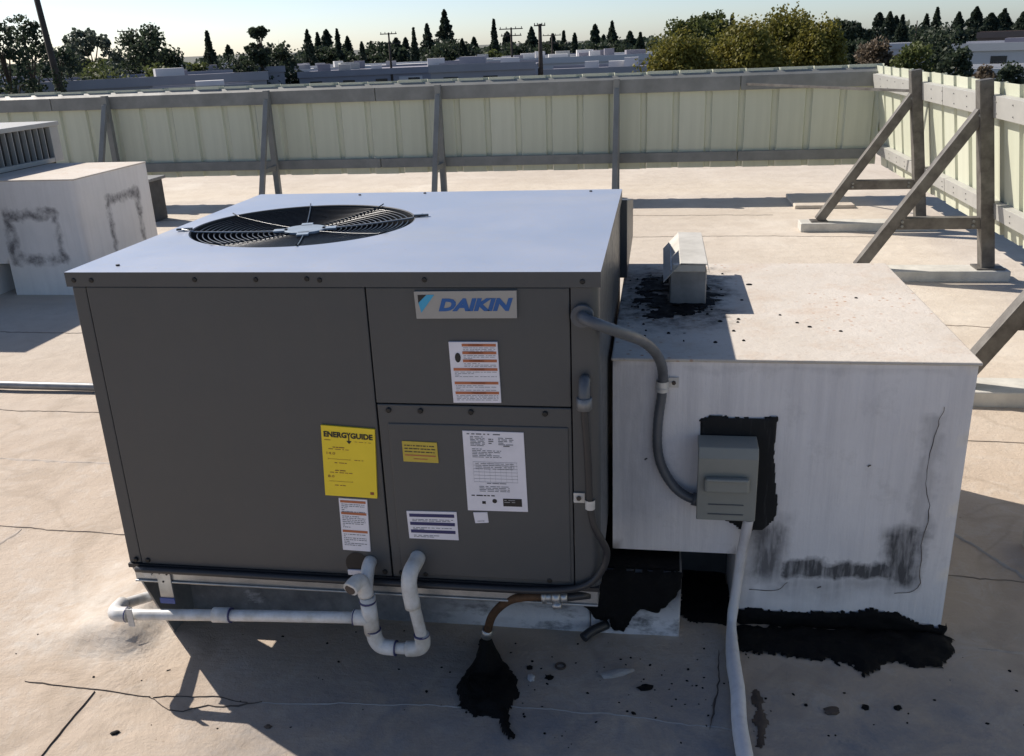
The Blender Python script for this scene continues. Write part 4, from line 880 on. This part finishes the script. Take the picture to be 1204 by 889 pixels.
def crown_lobes(h, r, rs, n, lobes, lo=.3, lsize=.33, zs=.75):
    c = []; out = []; tw = []
    if lo < .3 or lo >= .55: lobes = int(lobes*1.7); lsize *= 1.45
    for k in range(lobes):
        an = rs.uniform(0, 6.283); u = rs.uniform(0, 1)**.8; z = h*(lo+(.93-lo)*u); q = r*(.25+.75*rs.uniform()**.6)*math.sin(math.pi*(.2+.68*u))
        c.append((math.cos(an)*q, math.sin(an)*q, z, r*lsize*rs.uniform(.6, 1.3)))
    for (a, b, z, s) in c:
        m = n//lobes; d = rs.normal(size=(m, 3)); d /= np.linalg.norm(d, axis=1)[:, None]; d *= (rs.uniform(0, 1, m)**.45)[:, None]*s; d[:, 2] *= zs
        out.append(d+np.array([a, b, z]))
    return np.concatenate(out), c
def tree(kind, loc, h, r, mat, label, cat='tree', group='trees on the skyline', seed=0, n=1500, leaf=.35, lobes=14, lo=.3, lsize=.33, name=None, zs=.75):
    rs = np.random.default_rng(seed+11); cs = []
    if kind == 'conifer': pts = crown_conifer(h, r, rs, n)
    else: pts, cs = crown_lobes(h, r, rs, n, lobes, lo, lsize, zs)
    root = empty(name or ('conifer_tree' if kind == 'conifer' else 'leafy_tree'), loc, label, cat, group)
    v, f = leaves(pts, leaf, rs); o = bpy.data.objects.new('crown', mesh_np('crown', v, f, mat)); COL.objects.link(o); o.parent = root
    mb = MB(); tr = max(.12, h*.018)
    mb.tube([(0, 0, -.3), (tr*.3, 0, h*.25), (0, tr*.4, h*.6), (0, 0, h*(.97 if kind == 'conifer' else .75))], [tr*1.2, tr, tr*.6, tr*.12], 7)
    for (a, b, z, s) in cs[:10]: mb.tube([(0, 0, max(.1*h, z-h*.3)), (a*.5, b*.5, z-s*.6), (a, b, z)], [tr*.5, tr*.3, tr*.08], 5)
    o = mb.build('trunk', 'bark'); o.parent = root; return root
def skytree(px, top, d, wpx, kind='conifer', mat='leaf_conifer', label='', seed=None, zb=-6, **k):
    zt = PXZ(px, top, d); p = pos(PXAZ(px), d, zb); r = wpx*.5*d/1100.
    return tree(kind, p, zt-zb, r, mat, label, seed=seed if seed is not None else int(px*7), leaf=k.pop('leaf', d*.0017), **k)
# left cluster
skytree(4, 28, 95, 52, 'lobes', 'leaf_dark', 'dark ragged pine cut off by the left edge', lobes=30, n=2000, lo=.15, lsize=.22)
skytree(30, 22, 100, 58, 'lobes', 'leaf_dark', 'dark clumpy pine with a thin spiky top, at far left', lobes=34, n=2100, lo=.12, lsize=.20)
skytree(62, 50, 110, 60, 'lobes', 'leaf_dark', 'dark tree behind the leaning bushy pole', lobes=28, n=1800, lo=.1, lsize=.24)
skytree(105, 37, 130, 62, 'lobes', 'leaf_grey', 'airy grey green tree just right of the leaning pole', lobes=60, n=3400, lo=.32, lsize=.19)
skytree(86, 44, 135, 30, 'lobes', 'leaf_grey', 'small see-through tree between leaning pole and airy tree', lobes=34, n=1800, lo=.3, lsize=.24)
skytree(168, 34, 140, 62, 'lobes', 'leaf_dark', 'broad dense dark tree with lumpy crown on the left skyline', lobes=34, n=4200, lo=.15, lsize=.30)
skytree(197, 58, 145, 46, 'lobes', 'leaf_dark', 'low dark shoulder tree right of the broad dense tree', lobes=20, n=2000, lo=.1)
skytree(140, 64, 138, 36, 'lobes', 'leaf_olive', 'olive bush below and left of the broad dense tree', 'bush', lobes=16, n=1500, lo=.05, name='bush') if False else None
skytree(115, 70, 120, 70, 'lobes', 'leaf_olive', 'long olive bush row under the airy tree', lobes=22, n=2200, lo=.05, name='bush', cat='bush')
skytree(180, 74, 120, 50, 'lobes', 'leaf_olive', 'olive bush under the broad dense tree', lobes=18, n=1600, lo=.05, name='bush', cat='bush')
skytree(228, 71, 150, 34, 'lobes', 'leaf_olive', 'small olive bush left of the lone pointed conifer', lobes=14, n=1200, lo=.05, name='bush', cat='bush')
skytree(246, 41, 160, 21, label='lone pointed conifer on the left skyline', n=2200)
skytree(268, 55, 240, 17, label='small pale spired conifer right of the lone pointed one', n=1200)
skytree(275, 70, 150, 70, 'lobes', 'leaf_dark', 'low dark rounded hedge between lone conifer and airy twin tree', lobes=26, n=2600, lo=.05, name='hedge', cat='hedge')
skytree(306, 32, 150, 30, 'lobes', 'leaf_dark', 'thin airy tree with a high open crown and forked top', lobes=30, n=1900, lo=.42, lsize=.34)
skytree(325, 52, 155, 44, 'lobes', 'leaf_dark', 'dense rounded tree below the thin airy one', lobes=22, n=2200, lo=.15)
mid = [(363, 38, 14, 'leftmost of the four tight conifers left of the lid centre'), (375, 41, 12, 'second of the four tight conifers'), (386, 38, 14, 'third of the four tight conifers'), (399, 37, 13, 'fourth of the four tight conifers, half behind its neighbour'),
       (410, 45, 10, 'slim short conifer just right of the four tight conifers'), (426, 50, 12, 'left one of a pair of small dark conifers left of the crossarm pole'), (437, 50, 12, 'right one of a pair of small dark conifers left of the crossarm pole'),
       (449, 57, 14, 'low blunt conifer touching the left crossarm pole'), (466, 46, 18, 'round topped conifer right of the left crossarm pole'), (477, 46, 12, 'faint conifer two trees left of the tallest spire'), (487, 35, 9, 'thin needle-like conifer left of the tallest spire'),
       (503, 31, 14, 'dark narrow conifer just left of the tallest spire'), (524, 16, 23, 'tallest dark conifer spire in the middle of the skyline'), (543, 47, 16, 'short conifer just right of the tallest spire'), (557, 45, 18, 'wide short conifer two right of the tallest spire'),
       (581, 26, 18, 'tall conifer left of the pole with two crossarms'), (596, 39, 14, 'conifer right beside the pole with two crossarms'), (625, 34, 20, 'dark conifer between the two tall poles'), (650, 41, 16, 'conifer just right of the tall single pole'),
       (663, 38, 13, 'narrow conifer right of the faint crossarm pole'), (676, 40, 13, 'narrow conifer with a clear gap on both sides'), (700, 31, 20, 'wide based conifer with sharp tip, left of a bushy one'), (710, 42, 16, 'blunt bushy conifer between two sharper ones'),
       (720, 27, 14, 'sharp tall conifer left of the yellow green trees'), (741, 38, 16, 'dark blunt conifer near the yellow green trees'), (753, 39, 13, 'last conifer before the yellow green trees'),
       (861, 21, 8, 'thin spire peeping over the yellow green trees'), (1034, 18, 14, 'sharp conifer, first of four right of the yellow green trees'), (1047, 17, 14, 'second sharp conifer of the four right of the yellow green trees'), (1055, 21, 13, 'third, bluntest conifer of the four right of the yellow green trees'),
       (1063, 20, 13, 'fourth conifer of the four, beside the thin far mast'), (1092, 19, 11, 'small spire over the big dark bush at right'), (1104, 13, 11, 'taller spire over the big dark bush at right'), (1130, 17, 24, 'rounded conifer right of the small spires'),
       (1150, 12, 24, 'big blunt conifer above the white building at right'), (1168, 18, 22, 'dark conifer right of the big blunt one'), (1182, 14, 22, 'blunt conifer near the right edge'), (1203, 17, 20, 'conifer cut off by the right edge')]
for i, (px, top, w, lb) in enumerate(mid):
    d = 230+25*((i*7) % 5); skytree(px, top, d, w*1.25, label=lb, n=1500 if w < 16 else 2400, seed=i*5, leaf=d*.0015)
for (px, top, w, d, lb) in ((380, 66, 70, 260, 'low dark tree mass under the four tight conifers'), (450, 62, 70, 255, 'low dark tree mass behind the left crossarm pole'), (530, 60, 80, 262, 'low dark tree mass under the tallest spire'), (600, 62, 70, 250, 'low dark tree mass around the pole with two crossarms'),
                         (650, 60, 60, 258, 'low dark tree mass right of the tall single pole'), (715, 58, 70, 252, 'low dark tree mass left of the yellow green trees')):
    skytree(px, top-7, d, w, 'lobes', 'leaf_dark', lb, lobes=30, n=3600, lo=.05, lsize=.22)
skytree(573, 60, 200, 34, 'lobes', 'leaf_olive', 'round olive bush between the tallest spire and the double crossarm pole', lobes=18, n=1800, lo=.05, name='bush', cat='bush')
skytree(655, 66, 200, 34, 'lobes', 'leaf_olive', 'olive bush right of the tall single pole', lobes=16, n=1400, lo=.05, name='bush', cat='bush')
# far wood closing the horizon
rs = np.random.default_rng(9); m = 30000; az = np.radians(rs.uniform(-50, 32, m)); dd = rs.uniform(330, 430, m)
env = np.array([6.2+3.2*noise.noise(Vector((a*24, 0, 1)))+2.2*noise.noise(Vector((a*90, 0, 3))) for a in az]); zz = -6+env*rs.uniform(0, 1, m)**.8
v, f = leaves(np.stack([CAM.x+dd*np.sin(az), CAM.y+dd*np.cos(az), zz], 1), .9, rs); o = bpy.data.objects.new('far_wood', mesh_np('far_wood', v, f, 'leaf_dark')); COL.objects.link(o)
tag(o, 'dark continuous belt of distant trees closing the horizon', 'wood', kind='stuff')
# near yellow green trees behind the far fence
for (px, top, w, d, m, nl, lb, lo) in ((808, 10, 62, 36, 'leaf_olive', 30, 'airy olive green tree at the left end of the yellow green trees', .62), (838, 6, 56, 38, 'leaf_olive', 26, 'airy tall olive tree with feathery top', .62), (800, 34, 90, 30, 'leaf_yellow', 34, 'dense yellow green tree, leftmost, low and round', .58),
                                      (872, 22, 90, 31, 'leaf_yellow', 36, 'yellow green tree in the middle of the row behind the fence', .58), (925, 9, 84, 33, 'leaf_yellow', 36, 'tallest yellow green tree with pointed shoots', .58), (962, 16, 64, 32, 'leaf_yellow', 30, 'yellow green tree with a separate tuft on top, right end', .58)):
    skytree(px, top, d, w*1.1, 'lobes', m, lb, lobes=int(nl*1.8), n=17000, lo=lo, lsize=.22 if m != 'leaf_olive' else .17, leaf=.05, zs=1.35, group='yellow green trees behind the far fence')
for (px, top, w, d, m, lb) in ((990, 22, 40, 120, 'leaf_dark', 'dark round tree right behind the yellow green trees'), (1010, 26, 34, 125, 'leaf_dark', 'grey green dark round tree, second behind the yellow green trees'), (1004, 46, 50, 90, 'leaf_dark', 'dark shrub mass at the fence corner'),
                              (1036, 42, 56, 70, 'leaf_brown', 'brown bare-looking bush over the fence corner'), (1105, 28, 86, 75, 'leaf_dark', 'big dark green bush over the right fence'), (1080, 45, 60, 68, 'leaf_olive', 'dull olive bush left of the big dark bush'),
                              (1132, 48, 44, 66, 'leaf_dark', 'dark rounded bush beside the white building'), (1172, 63, 44, 60, 'leaf_brown', 'low brown bush under the white building'), (1198, 62, 44, 58, 'leaf_dark', 'low dark bush at the right edge')):
    skytree(px, top, d, w, 'lobes', m, lb, lobes=26, n=5200, lo=.1, lsize=.28, leaf=d*.0017, group='bushes beyond the right fence')

# poles
def pole(px, top, d, arms, label, r=.16, lean=(0, 0)):
    p = pos(PXAZ(px), d); zt = PXZ(px, top, d); q = empty('utility_pole', p, label, 'utility pole', 'utility poles beyond the fence')
    MB().tube([(p.x, p.y, -6.2), (p.x+lean[0]*.5, p.y, (zt-6)/2), (p.x+lean[0], p.y+lean[1], zt)], [r*1.25, r*1.1, r*.8], 9).build('pole', 'pole_wood', q)
    for (dz, w) in arms:
        x = p.x+lean[0]; MB().beam((x-w/2, p.y-.15, zt-dz), (x+w/2, p.y-.15, zt-dz), .12, .14).build('crossarm', 'pole_wood', q)
        for s in (-.45, -.2, .2, .45): MB().tube([(x+s*w, p.y-.15, zt-dz+.05), (x+s*w, p.y-.15, zt-dz+.3)], .06, 6).build('insulator', 'concrete_dark', q)
    return q
pole(458, 40, 150, ((.2, 2.6), (1.6, 3.6)), 'utility pole with two crossarms, left of the tallest conifer spire')
pole(601, 34, 140, ((.2, 3.4), (1.1, 3.0)), 'utility pole with a wide double crossarm left of the tall single pole')
pole(635, 30, 120, ((.2, 1.4),), 'tall thick pole with a short crossarm in the middle of the skyline', .26)
pole(649, 41, 190, ((.2, 3.6), (1.6, 2.6)), 'faint far pole with crossarms right of the tall thick pole')
pole(152, 41, 170, ((.1, 3.0),), 'far pole with a crossarm poking above the broad dense tree', .12)
pole(282, 63, 210, ((.1, 2.2),), 'low distant pole behind the dark hedge', .12)
pole(1081, 25, 240, (), 'thin far mast between the conifers at right', .14)
# leaning bushy pole near the left
p = pos(PXAZ(76), 34); q = empty('leaning_pole', p, 'dark leaning pole with ivy clump, crossing the sky at upper left', 'pole')
top = pos(PXAZ(52), 34, PXZ(55, -25, 34)); bot = Vector((p.x, p.y, -6)); ax = (top-bot)
MB().tube([bot, bot+ax*.5, top], [.15, .12, .08], 10).build('pole', 'pole_wood', q)
rs = np.random.default_rng(5); t = rs.uniform(.20, .72, 2600); pts = np.array(bot-p)+np.outer(t, np.array(ax)); rad = .27*np.clip((.74-t)/.2, 0, 1)**.7
an = rs.uniform(0, 6.28, 2600); pts += np.stack([np.cos(an)*rad*rs.uniform(.4, 1, 2600), np.sin(an)*rad, rs.normal(0, .1, 2600)], 1)
v, f = leaves(pts, .045, rs); o = bpy.data.objects.new('ivy', mesh_np('ivy', v, f, 'leaf_dark')); COL.objects.link(o); o.parent = q
for k in (0,):
    MB().beam((bot.x-1.0, bot.y, -6), (bot.x-.35, bot.y, 1.1-.7), .1, .1).build('stub_post', 'pole_wood', q)

# low warehouses
def warehouse(az, d, w, dp, zt, wall, roof, label, rot=0, units=5, seed=0, cat='building'):
    rr = random.Random(seed); p = pos(az, d); q = empty('warehouse', p, label, cat, 'low buildings beyond the fence'); OFF[q.name] = Vector()
    q.rotation_euler = (0, 0, math.radians(-az+rot)); H = zt+6
    MB().box(-w/2, w/2, 0, dp, -.2, H-.01).build('wall', wall, q)
    mb = MB(); mb.box(-w/2-.15, w/2+.15, -.15, dp+.15, H-.008, H+.05); mb.build('roof', roof, q)
    for a in ((-w/2-.2, w/2+.2, -.25, -.05), (-w/2-.2, w/2+.2, dp+.05, dp+.25)): MB().box(*a, H-.5, H+.4).build('parapet', roof if roof == 'roof_white' else wall, q)
    for k in range(units):
        x = rr.uniform(-w/2+2, w/2-3); y = rr.uniform(1, dp-2.5); s = rr.uniform(1, 2.4); MB().box(x, x+s*1.4, y, y+s, H+.05, H+.05+rr.uniform(.6, 1.3)).build('roof_unit', rr.choice(['roof_white', 'pale_paint', 'wall_grey', 'roof_mauve']), q)
    nw = int(w/5)
    for k in range(nw):
        x = -w/2+2.5+k*5; MB().box(x-.9, x+.9, -.06, -.003, H-2.4, H-1.1).build('window', 'dark_glass', q)
    MB().box(-1.8, 1.8, -.06, -.003, 0, 3.2).build('loading_door', 'roof_white', q)
    return q
warehouse(PXAZ(130), 105, 30, 20, -.75, 'wall_grey', 'roof_mauve', 'long low grey mauve building right of the leaning pole', 4, 4, 1)
warehouse(PXAZ(225), 150, 26, 20, -.9, 'wall_grey', 'roof_mauve', 'low mauve building under the lone conifer', 0, 5, 2)
warehouse(PXAZ(232), 96, 9, 6, -1.6, 'wall_grey', 'roof_mauve', 'small grey boxy building below the lone conifer', 0, 1, 12)
warehouse(PXAZ(300), 170, 40, 26, -1.9, 'roof_white', 'roof_white', 'white roofed building under the airy thin tree', 8, 14, 3)
warehouse(PXAZ(390), 190, 40, 30, -2.2, 'wall_grey', 'roof_white', 'pale roofed building under the four tight conifers', -5, 14, 4)
warehouse(PXAZ(480), 150, 34, 26, -1.9, 'wall_grey', 'roof_mauve', 'mauve roofed building left of centre below the crossarm pole', 0, 9, 5)
warehouse(PXAZ(565), 120, 13, 9, -1.15, 'wall_grey', 'roof_mauve', 'boxy grey building just right of centre, below the tall conifers', -6, 2, 6)
warehouse(PXAZ(620), 175, 30, 30, -1.6, 'wall_grey', 'roof_mauve', 'mauve building behind the tall poles', 0, 9, 7)
warehouse(PXAZ(700), 150, 34, 22, -1.3, 'roof_white', 'roof_white', 'white topped building left of the yellow green trees', 6, 12, 8)
warehouse(PXAZ(745), 110, 20, 14, -1.9, 'wall_grey', 'roof_mauve', 'low building touching the yellow green trees', 0, 4, 9)
warehouse(PXAZ(1172), 130, 13, 14, -1.1, 'roof_white', 'roof_mauve', 'white walled building with dark roof among the right bushes', -14, 2, 10)
warehouse(PXAZ(1207), 170, 12, 12, -.2, 'roof_brown', 'roof_brown', 'brown roofed house at the right edge', 0, 0, 11)
warehouse(PXAZ(1160), 85, 9, 9, -2.2, 'wall_tan', 'roof_white', 'tan wall below the white building at right', 0, 0, 13)
warehouse(PXAZ(1063), 180, 9, 9, -1.6, 'roof_white', 'roof_white', 'sliver of white building between two dark bushes', 0, 0, 14)
warehouse(PXAZ(60), 150, 30, 16, -1.5, 'roof_white', 'roof_white', 'white roofed building behind the leaning pole foot', 0, 6, 15)

# parked cars and vans beyond the fence
def car_proto(m, nm, van=False):
    q = bpy.data.objects.new(nm, None); COL.objects.link(q); OFF[q.name] = Vector()
    prof = [(-2.2, .35), (-2.25, .8), (-1.5, .95), (-.75, 1.42), (.9, 1.45), (1.75, 1.0), (2.2, .92), (2.25, .4)] if not van else [(-2.6, .4), (-2.65, 1.2), (-2.0, 1.4), (-1.5, 2.1), (2.5, 2.2), (2.6, .4)]
    mb = MB(); k = len(prof); mb.mesh([(a, -.88, b) for a, b in prof]+[(a, .88, b) for a, b in prof], [tuple(range(k)), tuple(range(2*k-1, k-1, -1))]+[(i, k+i, k+(i+1) % k, (i+1) % k) for i in range(k)]); mb.build('body', m, q, .08)
    mb = MB(); 
    if not van:
        for s in (-.885, .885): mb.mesh([(-1.3, s, .98), (-.7, s, 1.34), (.85, s, 1.37), (1.5, s, 1.0)], [(0, 1, 2, 3)])
        mb.mesh([(-1.46, -.75, .99), (-1.46, .75, .99), (-.8, .7, 1.405), (-.8, -.7, 1.405)], [(0, 1, 2, 3)])
    else:
        for s in (-.885, .885): mb.mesh([(-1.9, s, 1.4), (-1.5, s, 1.9), (-.6, s, 1.9), (-.6, s, 1.4)], [(0, 1, 2, 3)])
        mb.mesh([(-1.99, -.75, 1.44), (-1.99, .75, 1.44), (-1.53, .7, 2.06), (-1.53, -.7, 2.06)], [(0, 1, 2, 3)])
    mb.build('window', 'dark_glass', q)
    for a in (-1.4, 1.4):
        for s in (-.8, .8): MB().tube([(a, s-.1, .33), (a, s+.1, .33)], .33, 12).build('wheel', 'tyre', q)
    return q
protos = [car_proto('car_white', 'parked_car'), car_proto('car_grey', 'parked_car'), car_proto('car_red', 'parked_car'), car_proto('car_dark', 'parked_car'), car_proto('car_white', 'parked_van', True)]
nmc = ['white', 'silver grey', 'red', 'dark blue', 'white boxy']
rows = [(150, 215, 9, 'left'), (250, 228, 10, 'under the lone conifer'), (310, 205, 11, 'under the thin airy tree'), (400, 200, 12, 'under the four tight conifers'), (470, 215, 8, 'by the crossarm pole'), (720, 225, 8, 'left of the yellow green trees')]
used = [False]*5; rr = random.Random(3)
for (px, d, cnt, where) in rows:
    az = PXAZ(px); base = pos(az, d); right = Vector((math.cos(math.radians(az)), -math.sin(math.radians(az)), 0)); 
    for k in range(cnt):
        i = rr.choice([0, 0, 0, 1, 1, 2, 3, 4]); o = protos[i] if not used[i] else copy_tree(protos[i]); used[i] = True
        o.location = base+right*((k-cnt/2)*3.0); o.location.z = -6.05; o.rotation_euler = (0, 0, math.radians(90-az+rr.uniform(-3, 3)))
        ord_ = ('leftmost', 'second', 'third', 'fourth', 'fifth', 'sixth', 'seventh', 'eighth', 'ninth', 'tenth', 'eleventh', 'rightmost')[k if k < cnt-1 else 11]
        tag(o, f"distant {nmc[i]} {'van' if i == 4 else 'car'}, {ord_} in the row {where}", 'van' if i == 4 else 'car', 'cars parked beyond the far fence')
# asphalt lot
mb = MB(); mb.face([(-260, 120, -6.06), (150, 120, -6.06), (150, 330, -6.06), (-260, 330, -6.06)]); tag(mb.build('parking_lot', 'asphalt'), kind='structure')
